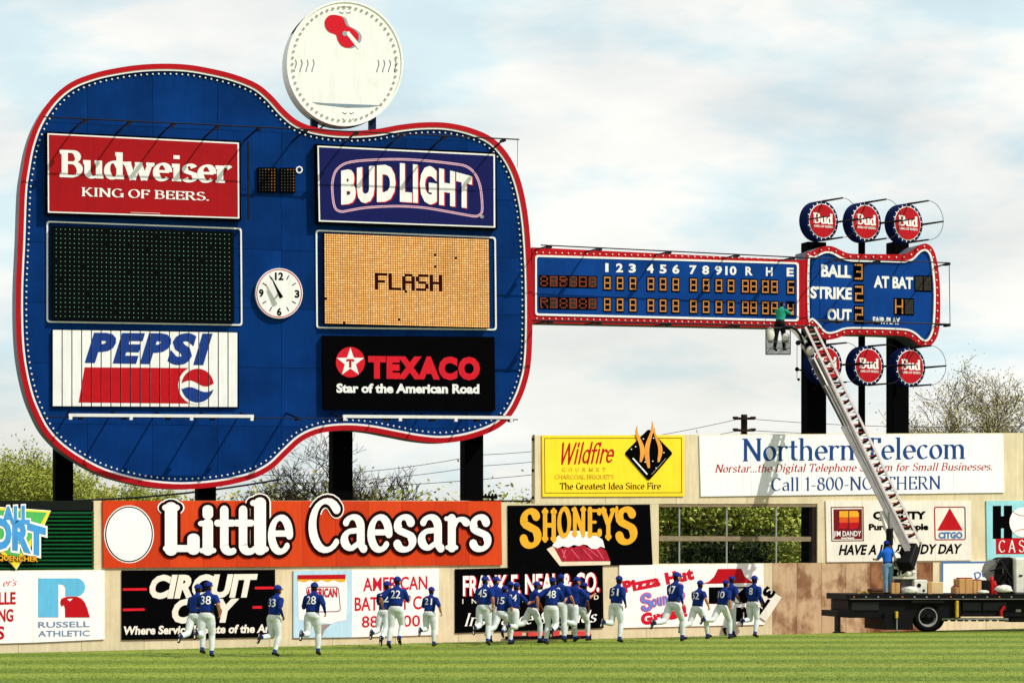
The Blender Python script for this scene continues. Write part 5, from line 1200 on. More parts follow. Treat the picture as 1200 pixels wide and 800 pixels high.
def person(label, loc, heading, P, scale=1.0, number=None, skin=0, shirt=SHIRT, pants=PANT, group=None, cap=CAPM, sleeve=.72, longsleeve=False, seed=0, shoes=SHOE, cat='person', vox=.0165):
    """one skinned body: lofted torso and tapering limbs fused by remeshing; clothing by material region. local +X is forward"""
    rnd = random.Random(seed)
    caps = []                                  # (material index, p, q, rp, rq)
    mats = [SKIN[skin], shirt, pants, shoes, HAIR, BELT, SOCK if pants is PANT else pants, EYE, LIP, SOLE]
    mb = MB()
    lean = R(P.get('lean', 9)); pel = Vector((0, 0, 1.0))
    T = lambda v: pel + rot(Vector(v), lean)                      # torso frame
    tw = R(P.get('twist', 0))
    def loft(rings, mi):
        n = 18; vs = []
        for (c, rx, ry, t) in rings:
            for k in range(n):
                a = 2 * math.pi * k / n; v = rot((rx * math.cos(a), ry * math.sin(a), 0), t, 'Z'); vs.append(T(Vector(c) + v))
        fs = [(i * n + k, i * n + (k + 1) % n, (i + 1) * n + (k + 1) % n, (i + 1) * n + k) for i in range(len(rings) - 1) for k in range(n)]
        fs += [tuple(range(n - 1, -1, -1)), tuple(range((len(rings) - 1) * n, len(rings) * n))]; mb.add(vs, fs)
    loft([((0, 0, -.13), .07, .10, 0), ((-.01, 0, -.08), .125, .155, 0), ((-.015, 0, .0), .135, .17, 0), ((0, 0, .08), .118, .155, tw * .2), ((.0, 0, .105), .128, .165, tw * .3), ((.005, 0, .2), .122, .165, tw * .5), ((.01, 0, .32), .132, .185, tw * .8), ((.005, 0, .42), .128, .20, tw),
          ((-.005, 0, .485), .10, .185, tw), ((-.01, 0, .52), .07, .12, tw), ((0, 0, .56), .055, .06, tw)], 1)
    caps += [(2, T((0, .05, -.04)), T((0, -.05, -.04)), .14, .14), (2, T((0, 0, -.02)), T((0, 0, .07)), .15, .14), (1, T((0, 0, .12)), T((0, 0, .46)), .15, .17), (1, T((0, .12, .44)), T((0, -.12, .44)), .1, .1)]
    neck = T((0.0, 0, .55)); ht = R(P.get('head', -6)); hy = R(P.get('look', 0)); hd = T((.03, 0, .69)) - Vector((0, 0, 0))
    Hm = Matrix.Rotation(lean * .3 + ht, 3, 'Y') @ Matrix.Rotation(0, 3, 'Z'); Hm = Matrix.Rotation(hy, 3, 'Z') @ Hm
    HD = lambda v: hd + Hm @ Vector(v)
    mb.tube([T((0, 0, .5)), HD((-.01, 0, -.06))], [.062, .056], 12); caps.append((0, T((0, 0, .54)), HD((-.01, 0, -.07)), .055, .055))
    mb.ball(HD((0, 0, .01)), .098, .077, .118, 16, 12, rot=Hm); mb.ball(HD((.035, 0, -.055)), .058, .05, .06, 12, 8, rot=Hm); mb.ball(HD((.10, 0, -.015)), .022, .014, .024, 8, 6, rot=Hm)
    for s_ in (-1, 1): mb.ball(HD((-.005, .078 * s_, -.01)), .022, .014, .034, 8, 6, rot=Hm)
    caps += [(0, HD((.04, 0, .0)), HD((.045, 0, -.07)), .075, .055), (4, HD((-.035, 0, .06)), HD((-.045, 0, -.035)), .088, .078), (0, HD((-.005, .085, -.01)), HD((-.005, .08, -.02)), .03, .03), (0, HD((-.005, -.085, -.01)), HD((-.005, -.08, -.02)), .03, .03),
             (7, HD((.088, .032, .012)), HD((.088, .032, .012)), .012, .012), (7, HD((.088, -.032, .012)), HD((.088, -.032, .012)), .012, .012), (8, HD((.088, .018, -.062)), HD((.088, -.018, -.062)), .009, .009)]
    # legs
    lowest = []
    for s_, nm in ((1, 'L'), (-1, 'R')):
        th, kn, ft = [R(v) for v in P['leg' + nm]]; hip = T((0, .095 * s_, -.05)); sp = R(P.get('spread', 2)) * s_
        dirn = lambda a: Vector((math.sin(a), math.sin(sp), -math.cos(a))).normalized()
        kne = hip + dirn(th) * .43; ank = kne + dirn(th - kn) * .42
        mb.tube([hip + Vector((0, 0, .02)), hip.lerp(kne, .35), kne], [.10, .103, .074], 14); mb.ball(kne, .074); mb.tube([kne, kne.lerp(ank, .35), ank], [.073, .076, .052], 14); mb.ball(hip, .105, nu=12, nv=8)
        fa = th - kn + ft; fd = Vector((math.cos(fa), 0, math.sin(fa))) if True else None; up_ = Vector((-math.sin(fa), 0, math.cos(fa)))
        heel = ank - fd * .05 - up_ * .055; toe = ank + fd * .19 - up_ * .06
        mb.tube([ank, ank - up_ * .03], [.05, .045], 10); mb.tube([heel, ank + fd * .06 - up_ * .045, toe - fd * .03, toe], [.044, .046, .04, .026], 10); mb.ball(heel, .044)
        caps += [(2, hip, kne, .10, .075), (2, kne, kne.lerp(ank, .82), .073, .058), (6, kne.lerp(ank, .88), ank, .05, .05), (3, heel, toe, .046, .036), (3, ank - up_ * .03, ank - up_ * .05, .05, .05), (9, heel - up_ * .034, toe - up_ * .03, .016, .014)]
        lowest += [heel.z - .044, toe.z - .03]
    # arms
    for s_, nm in ((1, 'L'), (-1, 'R')):
        sw, el, ab = [R(v) for v in P['arm' + nm]]; sh = T(rot((0, .185 * s_, .435), tw, 'Z'))
        d1 = Vector((math.sin(sw) * math.cos(ab), math.sin(ab) * s_, -math.cos(sw) * math.cos(ab))).normalized(); elb = sh + d1 * .285
        sw2 = sw + el; inn = R(P.get('inn', 12)); d2 = Vector((math.sin(sw2) * math.cos(inn), -math.sin(inn) * s_ + math.sin(ab) * .5 * s_, -math.cos(sw2) * math.cos(inn))).normalized(); wr = elb + d2 * .25
        mb.ball(sh, .072); cut_ = sh.lerp(elb, sleeve)
        mb.tube([sh, sh.lerp(elb, .4), cut_], [.072, .07, .064], 12); mb.tube([sh.lerp(elb, .55), elb], [.048, .042], 12); mb.ball(elb, .044)
        mb.tube([elb, elb.lerp(wr, .3), wr], [.043, .045, .028], 12)
        caps.append((1, sh, cut_, .075, .062)); caps.append((1 if longsleeve else 0, cut_.lerp(elb, .25), elb, .042, .042)); caps.append((1 if longsleeve else 0, elb, wr, .042, .03))
        # hand: palm, four unequal bent fingers, thumb from the side of the palm
        side = d2.cross(Vector((0, 1, 0))); side = side.normalized() if side.length > .1 else Vector((0, 0, 1)); nrm = Vector((0, -s_, 0)); nrm = (nrm - d2 * nrm.dot(d2)).normalized(); side = d2.cross(nrm).normalized()
        pm = wr + d2 * .085; M3 = Matrix((d2, side, nrm)).transposed(); mb.ball(wr + d2 * .045, .052, .04, .02, 10, 8, rot=M3); caps.append((0, wr, pm, .035, .03))
        curl = P.get('curl', 55)
        for j, (o_, ln) in enumerate(((-.03, .062), (-.01, .074), (.011, .07), (.031, .055))):
            a = pm + side * o_ - d2 * .012; c1 = R(curl * .55 + j * 4); b_ = a + (d2 * math.cos(c1) + nrm * math.sin(c1)) * ln * .5; c2 = R(curl * 1.5 + j * 5); c_ = b_ + (d2 * math.cos(c2) + nrm * math.sin(c2)) * ln * .5
            mb.tube([a, b_, c_], [.0098, .0092, .008], 6); caps.append((0, a, c_, .012, .012))
        a = wr + d2 * .03 - side * .036; mb.tube([a, a - side * .02 + d2 * .028 + nrm * .012, a - side * .018 + d2 * .055 + nrm * .03], [.012, .011, .009], 6); caps.append((0, a, a + d2 * .04 - side * .02, .014, .014))
        P['hand' + nm] = pm
    zmin = min(lowest); V = [(v[0], v[1], v[2] - zmin) for v in mb.v]
    me = bpy.data.meshes.new('person'); me.from_pydata(V, [], mb.f)
    bm = bmesh.new(); bm.from_mesh(me); bmesh.ops.recalc_face_normals(bm, faces=bm.faces); bm.to_mesh(me); bm.free()
    o = bpy.data.objects.new('person', me); COL.objects.link(o)
    md = o.modifiers.new('r', 'REMESH'); md.mode = 'VOXEL'; md.voxel_size = vox; md.use_smooth_shade = True
    ms = o.modifiers.new('s', 'SMOOTH'); ms.factor = .5; ms.iterations = 2
    dg = bpy.context.evaluated_depsgraph_get(); m2 = bpy.data.meshes.new_from_object(o.evaluated_get(dg)); o.modifiers.clear(); old = o.data; o.data = m2; bpy.data.meshes.remove(old); m2.name = 'person'
    n = len(m2.vertices); co = np.empty(n * 3, dtype=np.float32); m2.vertices.foreach_get('co', co); co = co.reshape(-1, 3)
    # cloth folds: gentle displacement of shirt and trousers
    nf = len(m2.polygons); fc = np.empty(nf * 3, dtype=np.float32); m2.polygons.foreach_get('center', fc); fc = fc.reshape(-1, 3); best = np.full(nf, 1e9); idx = np.zeros(nf, dtype=np.int32)
    for mi, p, q, rp, rq in caps:
        p = np.array(p, dtype=np.float32); q = np.array(q, dtype=np.float32); p[2] -= zmin; q[2] -= zmin; d = q - p; L2 = float(d @ d)
        t = np.clip(((fc - p) @ d) / L2, 0, 1) if L2 > 1e-9 else np.zeros(nf); c = p + t[:, None] * d; r_ = rp + (rq - rp) * t; dd = np.linalg.norm(fc - c, axis=1) - r_
        m = dd < best; best[m] = dd[m]; idx[m] = mi
    ax = np.array(rot((0, 0, 1), lean)); hgt = (fc - np.array((pel.x, pel.y, pel.z - zmin))) @ ax
    tor = (idx == 1) | (idx == 2); lat = np.abs(fc[:, 1]) < .19
    idx[tor & lat & (hgt > .045) & (hgt < .09) & (np.abs(fc[:, 0]) < .25)] = 5; idx[(idx == 1) & (hgt < .055) & lat & (hgt > -.2)] = 2
    idx[(idx == 2) & (hgt >= .085)] = 1
    for m in mats: m2.materials.append(m)
    m2.polygons.foreach_set('material_index', idx); m2.polygons.foreach_set('use_smooth', np.ones(nf, dtype=bool)); m2.update()
    o.location = loc; o.rotation_euler = (0, 0, heading); o.scale = (scale * 1.03, scale * 1.05, scale); tag(o, label, cat, group)
    # cap: crown panels, button and curved bill
    if cap:
        z_ = Vector((0, 0, zmin)); mb = MB(); n_ = 20
        vs = []; 
        for j in range(7):
            ph = math.pi / 2 * j / 6
            for k in range(n_):
                a = 2 * math.pi * k / n_; vs.append(HD((-.006 + .110 * math.cos(ph) * math.cos(a), .092 * math.cos(ph) * math.sin(a), .035 + .105 * math.sin(ph) ** .9)) - z_)
        mb.add(vs, [(j * n_ + k, j * n_ + (k + 1) % n_, (j + 1) * n_ + (k + 1) % n_, (j + 1) * n_ + k) for j in range(6) for k in range(n_)])
        top = []; bot = []
        for k in range(9):
            a = R(-62 + 124 * k / 8); ci, si = math.cos(a), math.sin(a); dz = -.022 * (1 - ci) * 1.6
            top += [HD((.102 * ci - .006, .088 * si, .045)) - z_, HD((.10 * ci + .078 * max(0, math.cos(a * 1.35)) , .082 * si, .03 + dz)) - z_]
        k0 = len(mb.v); m_ = len(top); dn = (Hm @ Vector((0, 0, -.008)))
        mb.add(top + [t + dn for t in top], [(2 * i, 2 * i + 1, 2 * i + 3, 2 * i + 2) for i in range(8)] + [(m_ + 2 * i, m_ + 2 * i + 2, m_ + 2 * i + 3, m_ + 2 * i + 1) for i in range(8)] + [(2 * i + 1, m_ + 2 * i + 1, m_ + 2 * i + 3, 2 * i + 3) for i in range(8)])
        mb.ball(HD((-.006, 0, .141)) - z_, .009, nu=6, nv=4)
        c = local(mb, 'cap', cap, o)
        c.data.polygons.foreach_set('use_smooth', [True] * len(c.data.polygons))
    if number:
        bv = BVHTree.FromPolygons([v.co for v in m2.vertices], [p.vertices for p in m2.polygons]); polys, (a0, b0) = sans_text(number, .008)
        w = .115 * len(number); H_ = .195; M = MB(); cz = .25
        bdir = rot(rot((1, 0, 0), tw, 'Z'), lean)
        ys = rot((0, 1, 0), tw, 'Z')
        for k, q in polys:
            # subdivide long triangles for a smooth drape
            pv = []
            for v in q:
                u = -(w / 2) + w * (v.x - a0) / (b0 - a0); c0_ = T((0, 0, cz + H_ * v.y)) - Vector((0, 0, zmin)) - bdir * .5 - Vector(ys) * u
                hit = bv.ray_cast(c0_, bdir)
                pv.append((hit[0] if hit[0] is not None else c0_ + bdir * .37) - bdir * (.012 + k * .0006))
            M.add(pv, [tuple(range(len(pv)))])
        local(M, 'jersey_number', WHITE, o)
    return o
def local(mb, name, m, parent):
    V = np.array(mb.v); base = V.mean(0); me = bpy.data.meshes.new(name); me.from_pydata((V - base).tolist(), [], mb.f); me.materials.append(m); me.update()
    c = bpy.data.objects.new(name, me); COL.objects.link(c); c.parent = parent; c.location = base; return c
def ground_at(px, fy): return at(px, fy, CAMH * FPX / (fy - HY))
# running poses: leg = (thigh forward, knee flex, foot pitch), arm = (swing, elbow, away from body)
POSES = {
 'kickL': dict(legL=(2, 88, -18), legR=(16, 26, 6), armL=(30, 78, 24), armR=(-42, 72, 26), lean=8, twist=-8),
 'kickR': dict(legR=(2, 88, -18), legL=(16, 26, 6), armR=(30, 78, 24), armL=(-42, 72, 26), lean=8, twist=8),
 'backL': dict(legL=(-34, 48, -32), legR=(34, 40, 4), armL=(34, 80, 24), armR=(-40, 74, 28), lean=11, twist=-10),
 'backR': dict(legR=(-34, 48, -32), legL=(34, 40, 4), armR=(34, 80, 24), armL=(-40, 74, 28), lean=11, twist=10),
 'lowL': dict(legL=(14, 62, -10), legR=(-6, 14, -8), armL=(20, 80, 22), armR=(-28, 76, 24), lean=6, twist=-5),
 'lowR': dict(legR=(14, 62, -10), legL=(-6, 14, -8), armR=(20, 80, 22), armL=(-28, 76, 24), lean=6, twist=5),
 'both': dict(legL=(-14, 70, -24), legR=(-22, 36, -34), armL=(30, 84, 12), armR=(-30, 84, 12), lean=12, twist=-6),
}
GRP = 'ballplayers jogging along the outfield wall'
A = 'player in blue jersey and white trousers '
RUN = [ # x, feet row, height px, number, heading, pose, skin, label
 (229, 766, 84, None, 58, 'backL', 1, A + 'running pressed against the left of number 38'),
 (242, 770, 89, '38', 66, 'kickL', 0, A + 'numbered 38, leftmost group, foot kicked back'),
 (321, 769, 84, '33', 40, 'kickL', 1, A + 'numbered 33, running alone before the black slanted-capitals board'),
 (366, 768, 86, '28', 62, 'kickL', 0, A + 'numbered 28 before the shield banner board'),
 (451, 757, 82, '32', 56, 'both', 0, A + 'numbered 32, just left of number 22'),
 (464, 760, 83, '22', 60, 'lowR', 0, A + 'numbered 22, foremost of the pair before crimson lettering'),
 (503, 757, 70, '21', 54, 'kickL', 0, A + 'numbered 21, small, right of the crimson-lettered board'),
 (567, 756.5, 81, '45', 60, 'kickL', 0, A + 'numbered 45, leftmost of the big group'),
 (579, 753.5, 79, None, 55, 'backR', 0, A + 'half hidden behind number 45'),
 (588, 755, 74, '15', 50, 'backL', 0, A + 'numbered 15, between numbers 45 and 24'),
 (601, 755, 74, '24', 44, 'kickR', 0, A + 'numbered 24, before the middle company board'),
 (597, 751, 68, None, 50, 'lowL', 1, A + 'almost hidden behind number 24'),
 (624, 753, 74, None, 24, 'backL', 1, A + 'striding wide between numbers 24 and 48'),
 (646, 755, 79, '48', 56, 'kickR', 0, A + 'numbered 48, near the right of the big group'),
 (656, 753, 78, '9', 54, 'lowL', 0, A + 'numbered 9, directly behind number 48'),
 (671, 752, 78, None, 30, 'kickR', 0, A + 'with bent bare arm, front right of big group'),
 (680, 750.5, 72, None, 40, 'backL', 1, A + 'at the far right back of the big group'),
 (664, 750, 67, None, 50, 'backR', 1, A + 'mostly hidden between number 9 and the bent-arm runner'),
 (722, 752.7, 78.5, '51', 44, 'kickL', 1, A + 'numbered 51, alone on the cream wall gap'),
 (789, 751, 84, '47', 36, 'backL', 0, A + 'numbered 47, tallest, before the white red-roof board'),
 (817, 748.6, 73, '52', 36, 'backL', 0, A + 'numbered 52, right of number 47'),
 (846, 748.2, 72, '10', 34, 'backL', 0, A + 'numbered 10, before the red roof emblem'),
 (855, 746.5, 70, None, 42, 'lowL', 1, A + 'just behind number 10, face partly showing'),
 (882, 747, 72, '8', 40, 'kickL', 1, A + 'numbered 8, rightmost runner beside the distance marker'),
]
for i, (x, fy, h, num, hd, po, sk, lb) in enumerate(RUN):
    d = CAMH * FPX / (fy - HY); P = {k: (tuple(v) if isinstance(v, tuple) else v) for k, v in POSES[po].items()}; rn = random.Random(i)
    for k in ('legL', 'legR', 'armL', 'armR'): P[k] = tuple(a + rn.uniform(-10, 10) for a in P[k])
    P['lean'] += rn.uniform(-1, 7); P['twist'] = P['twist'] * rn.uniform(.5, 2.0); P['look'] = rn.uniform(-35, 5); hh = h * d / FPX
    person(lb, ground_at(x, fy), R(hd + 16), P, scale=hh / 1.80, number=num, skin=sk, group=GRP, seed=i, sleeve=.8 if i % 3 else .95, longsleeve=(i in (2, 3, 18, 19, 23)))
# ---------------------------------------------------------------- ladder truck, its load and the two workmen
TRK = Plane.px(985, 83.9, 1200, 84.9)
GZ = 0.0
BLK = mat('truck_black', (12, 12, 13), .6, .3, 3, spec=.1); TYR = mat('tyre_rubber', (16, 16, 16), .85, .2, 8, spec=.05); RIM = mat('rim_grey', (150, 150, 146), .4, .2, 6)
TWH = mat('machine_white', (222, 218, 206), .5, .18, 4); CARD = mat('cardboard', (196, 148, 96), .85, .14, 3, bump=.1); CARD2 = mat('pale_cardboard', (212, 188, 140), .85, .12, 3); YEL = mat('yellow_steel', (206, 168, 48), .5, .25, 6)
LAD = mat('ladder_steel', (206, 196, 192), .4, .15, 5); LADG = mat('boom_grey', (142, 138, 134), .5, .3, 2.5); LADR = mat('faded_red_steel', (150, 60, 54), .5, .3, 5)
trk = thing('ladder_truck', 'black flatbed ladder truck parked against the wall with its ladder raised to the neck', 'truck', TRK.at(1085, HY, -1.1) * 1.0); trk.location.z = GZ
def tq(b, x0, y0, x1, y1, o0, o1, mi=0): return b.prism(TRK, [(x0, y0), (x1, y0), (x1, y1), (x0, y1)], o0, o1, mi)
def tp(name, m, *q, parent=None, bevel=.01, label=None):
    b = MB(); tq(b, *q); return b.build(name, m, parent or trk, bevel=bevel, label=label)
tp('deck', BLK, 992, 695.6, 1270, 702.5, -2.2, 0)
tp('deck_edge_strip', mat('worn_steel', (112, 110, 104), .5, .4, 5), 996, 701.0, 1270, 702.0, .001, .02, bevel=0)
tp('chassis_body', BLK, 994, 702.8, 1126, 723.5, -2.0, -.12)
tp('chassis_body', BLK, 1126.3, 702.8, 1270, 722.0, -2.0, -.25)
tp('stabiliser_housing', BLK, 1036, 718, 1070, 737.5, -2.1, -.05)
o = tp('rear_outrigger', BLK, 981.5, 715.5, 1000, 722.5, -1.9, -.1); b = MB(); tq(b, 981.5, 722.6, 985, 740.2, -.45, -.1); b.build('foot', BLK, o); b = MB(); b.obox(TRK.at(983, 740.6, -.3), TRK.d3 * .14, TRK.n3 * .2, Vector((0, 0, .02))); b.build('pad', BLK, o)
for x0, x1, y0, y1 in ((1049.8, 1052.6, 716, 724), (1120.6, 1123.6, 703.5, 723)): tp('stabiliser_jack', YEL, x0, y0, x1, y1, -.1, .03)
tp('jack_leg', RIM, 1050.6, 724, 1051.8, 739.5, -.08, -.0)
tp('tank', BLK, 1183, 719, 1215, 728.5, -.9, -.3, bevel=.04)
tp('side_skirt', mat('pale_skirt', (206, 202, 196), .6, .3, 6), 1104, 723.6, 1182, 726.4, -.5, -.35)
for x in range(9): tp('skirt_mark', BLK, 1106 + x * 8.1, 725.8, 1110.5 + x * 8.1 + (x % 3), 727.6, -.349, -.33, bevel=0)
# wheels
def wheel(px, py, r, off):
    c = TRK.at(px, py, off); F = lambda k, o_, n=32: [c + TRK.d3 * (k * math.cos(2 * math.pi * i / n)) + Vector((0, 0, k * math.sin(2 * math.pi * i / n))) + TRK.n3 * o_ for i in range(n)]
    prof = [(.5, -.30), (.8, -.30), (.95, -.27), (1.0, -.2), (1.0, -.1), (.95, -.03), (.8, 0), (.62, -.01), (.6, -.03)]
    n = 32; vs = []; [vs.extend(F(r * k, o_)) for k, o_ in prof]; b = MB(); b.add(vs, [(j * n + i, j * n + (i + 1) % n, (j + 1) * n + (i + 1) % n, (j + 1) * n + i) for j in range(len(prof) - 1) for i in range(n)])
    ty = b.build('wheel', TYR, trk, smooth=True)
    prof = [(.66, .002), (.60, .004), (.56, -.05), (.5, -.12), (.0001, -.12)]; vs = []; [vs.extend(F(r * k, o_)) for k, o_ in prof]; b = MB(); b.add(vs, [(j * n + i, j * n + (i + 1) % n, (j + 1) * n + (i + 1) % n, (j + 1) * n + i) for j in range(3) for i in range(n)]); b.build('rim', RIM, ty)
    b = MB(); b.add(F(r * .52, -.11) + F(r * .52, -.125), [tuple(range(n)), tuple(range(2 * n - 1, n - 1, -1))]); b.ball(c + TRK.n3 * -.05, .10, .10, .10, 10, 6); b.build('hub', BLK, ty)
for px, off in ((1087.5, -.1), (1092, -1.85)): wheel(px, 722.6, .46, off)
wheel(1240, 722.6, .46, -.1)
# turret
tz = lambda P: zz(5.71, 1010, 600, P)
def tpz(name, m, x0, y0, x1, y1, o0, o1, **k): (a, b_), (c, d) = tz([(x0, y0), (x1, y1)]); return tp(name, m, a, b_, c, d, o0, o1, **k)
tpz('pedestal_plate', TWH, 198, 428, 368, 446, -1.3, -.35)
tpz('pedestal', mat('pedestal_grey', (92, 92, 92), .6, .3, 4), 262, 447, 352, 553, -1.2, -.5)
tpz('turret_box', BLK, 206, 372, 330, 427, -1.2, -.45); tpz('turret_box', TWH, 332, 312, 366, 427, -1.2, -.4)
tpz('turret_head', BLK, 246, 262, 330, 371, -1.1, -.55, bevel=.05)
b = MB(); rn = random.Random(4)
for i in range(16):
    x, y = tz([(rn.uniform(212, 350), rn.uniform(285, 425))])[0]; p = TRK.at(x, y, -.38); b.ball(p, rn.uniform(.05, .13), rn.uniform(.05, .1), rn.uniform(.04, .09), 8, 6)
b.build('valve_gear', TWH, trk, kind='stuff')
b = MB()
for i in range(9):
    P = [TRK.at(*tz([(rn.uniform(215, 360), rn.uniform(240, 420))])[0], -.3) for _ in range(2)]; m = P[0].lerp(P[1], .5) + TRK.n3 * .15 + Vector((0, 0, .1)); b.tube([P[0], m, P[1]], .022, 6)
b.build('hoses', BLK, trk, kind='stuff')
b = MB(); b.tube([TRK.at(1066, 634, -.7), TRK.at(1066, 641, -.7)], .12, 12); b.build('cylinder', TWH, trk)
b = MB(); b.tube([TRK.at(1042.5, 600, -.5), TRK.at(1042.5, 690, -.5)], .06, 8); b.build('standpipe', LADG, trk)
b = MB(); b.tube([TRK.at(1042.5, 619, -.45), TRK.at(1042.5, 638, -.45)], .11, 10); b.build('hose_sleeve', BLK, trk)
# ladder and boom
D0, D1 = 84.4, 90.2
def bd(y): return D0 + (650 - y) / 266 * (D1 - D0)
def bp(x, y, o=0): return at(x, y, bd(y) + o)
Lr = lambda y: 947.5 + (y - 391) * .482; Rr = lambda y: 958.5 + (y - 391) * .492; Gr = lambda y: 976.7 + (y - 480) * .515
b = MB(); b.bar(bp(Lr(384), 384), bp(Lr(640), 640), .07, .1, up=(0, 1, 0)); lad = b.build('ladder', LAD, trk)
b = MB(); b.bar(bp(Rr(384), 384, .12), bp(Rr(636), 636, .12), .07, .1, up=(0, 1, 0)); b.build('side_rail', LAD, lad)
y = 387; i = 0
while y < 634:
    b = MB(); b.bar(bp(Lr(y), y, .02), bp(Rr(y - 1), y - 1, .14), .035, .035, up=(0, 1, 0)); b.build('rung', LAD if i % 2 else LADR, lad); 
    if i % 2 == 0: b = MB(); b.bar(bp(Lr(y) + 1, y + 4.5, .16), bp(Rr(y) - 1, y - 2, .2), .09, .06, up=(0, 1, 0)); b.build('brace', BLK, lad)
    y += 4.6; i += 1
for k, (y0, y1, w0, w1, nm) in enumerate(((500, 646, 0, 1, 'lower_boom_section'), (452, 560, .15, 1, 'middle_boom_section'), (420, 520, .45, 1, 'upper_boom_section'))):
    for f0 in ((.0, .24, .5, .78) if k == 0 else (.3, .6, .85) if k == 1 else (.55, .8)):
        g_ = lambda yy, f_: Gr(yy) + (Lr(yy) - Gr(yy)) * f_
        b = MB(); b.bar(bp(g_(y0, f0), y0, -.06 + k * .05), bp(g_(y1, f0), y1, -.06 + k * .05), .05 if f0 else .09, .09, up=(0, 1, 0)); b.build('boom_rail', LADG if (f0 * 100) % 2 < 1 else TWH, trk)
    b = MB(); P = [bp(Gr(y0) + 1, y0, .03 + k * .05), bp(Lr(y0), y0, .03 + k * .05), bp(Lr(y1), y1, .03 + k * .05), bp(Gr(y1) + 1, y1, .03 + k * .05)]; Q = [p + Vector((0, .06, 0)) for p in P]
    b.add(P + Q, [(0, 1, 2, 3), (7, 6, 5, 4), (0, 4, 5, 1), (1, 5, 6, 2), (2, 6, 7, 3), (3, 7, 4, 0)]); b.build(nm, mat('boom_dark_grey', (84, 80, 78), .6, .35, 3), trk)  # plate in a darker grey so the boom rails stand out
b = MB(); b.bar(bp(1052, 655, .1), bp(1034, 600, .1), .16, .16); b.build('lift_cylinder', TWH, trk)
b = MB(); b.bar(bp(1060, 664, .2), bp(1068, 640, .15), .5, .4); b.build('boom_foot', BLK, trk, bevel=.04)
# tip gear, goose neck and basket
tip = lambda x, y, o=0: at(x, y, 90.3 + o)
b = MB(); b.tube([tip(950, 416), tip(943, 407), tip(937.5, 392), tip(933, 386), tip(927, 383.4), tip(920, 384.4), tip(912, 386.5, .4)], .045, 8); b.build('goose_neck', BLK, trk, smooth=True)
b = MB(); b.bar(tip(928, 384.5, .2), tip(944, 402, .1), .16, .16); b.build('jib_strut', TWH, trk); b = MB(); b.bar(tip(952, 386, .2), tip(938, 402, .2), .05, .05); b.bar(tip(939, 404), tip(955, 428), .08, .08); b.build('jib_strut', LADG, trk)
b = MB(); b.ball(tip(949.5, 411, -.1), .13, .12, .16, 10, 8); b.build('tip_casting', TWH, trk); b = MB(); c = tip(935.4, 401.5, -.1); b.tube([c + Vector((0, -.06, 0)), c + Vector((0, .06, 0))], .085, 12); b.build('pulley', BLK, trk)
b = MB(); b.tube([tip(934, 402, -.1), tip(934, 445, -.1)], .009, 4); o = b.build('hoist_cable', DARK, trk)
b = MB(); b.ball(tip(934, 432.5, -.1), .07, .07, .075, 10, 8); b.ball(tip(936, 444.5, -.1), .045, .045, .05, 8, 6); b.tube([tip(934, 432.5, -.1), tip(940, 434, -.1)], .03, 6); b.build('hook_block', DARK, o)
FR = mat('basket_frame', (70, 70, 70), .5, .2, 5)
bk = [(897.5, 0), (926, 0), (926, 1), (897.5, 1)]; dz = (.0, .9)
b = MB(); R4 = []
for x, s_ in ((897.5, 0), (926, 0), (926, .85), (897.5, .85)): R4.append((tip(x, 384, .15 + s_), tip(x, 415, .15 + s_)))
for i in range(4):
    p, q = R4[i], R4[(i + 1) % 4]
    for k in (0, .5, 1): b.tube([p[0].lerp(p[1], k), q[0].lerp(q[1], k)], .018 if k != .5 else .012, 5)
    b.tube([p[0], p[1]], .02, 5)
bas = b.build('basket', FR, trk)
b = MB(); b.add([R4[i][1] + Vector((0, 0, .01)) for i in range(4)] + [R4[i][1] - Vector((0, 0, .02)) for i in range(4)], [(0, 1, 2, 3), (7, 6, 5, 4), (0, 4, 5, 1), (1, 5, 6, 2), (2, 6, 7, 3), (3, 7, 4, 0)]); b.build('floor', FR, bas)
for x_, y_, w_, h_ in ((902.6, 392.5, .15, .27), (920.6, 396, .13, .17)):
    b = MB(); b.ball(tip(x_, y_, .25), w_, w_ * .8, h_, 14, 8); b.build('tool_bag', TWH, bas, smooth=True)
for y_ in (401, 408): b = MB(); b.tube([tip(897.5, y_, .15), tip(926, y_, .15)], .012, 5); b.build('wire_rail', FR, bas)
b = MB(); b.obox(tip(911.5, 408, .99), (.39, 0, 0), (0, .01, 0), (0, 0, .19)); b.build('back_panel', mat('pale_grey_panel', (176, 180, 180), .6, .2, 6), bas)
def loose(name, label, cat, m, *q, parts=(), bevel=.015, grp=None):
    (x0, y0, x1, y1, o0, o1) = q; b = MB(); tq(b, x0, y0, x1, y1, o0, o1); t_ = thing(name, label, cat, TRK.at((x0 + x1) / 2, y1, (o0 + o1) / 2), grp); b.build('body', m, t_, bevel=bevel)
    for nm, m_, P in parts: b = MB(); tq(b, *P); b.build(nm, m_, t_)
    return t_
DK = 695.4
tape = mat('parcel_tape', (170, 128, 78), .4, .1, 4)
loose('cardboard_box', 'orange-brown cardboard box on the deck between the blue-shirted man and the turret', 'box', CARD, 1044.8, 682.5, 1054.8, DK, -.6, -.2, parts=(('tape', tape, (1049, 682.5, 1050.4, DK, -.199, -.192)),))
loose('wooden_crate', 'dark low crate left of the man on the truck deck', 'crate', mat('crate_wood', (92, 58, 40), .8, .3, 5), 1022, 689.5, 1035.5, DK, -.7, -.2, parts=(('slat', mat('crate_wood'  , (92, 58, 40)), (1022.2, 690.6, 1035.3, 691.8, -.199, -.18)), ('slat', mat('crate_wood', (92, 58, 40)), (1022.2, 693, 1035.3, 694.2, -.199, -.18))))
t_ = loose('generator', 'white boxy machine with a black round port beside the turret pedestal', 'machine', TWH, 1071, 679, 1087, DK, -.9, -.3, bevel=.03)
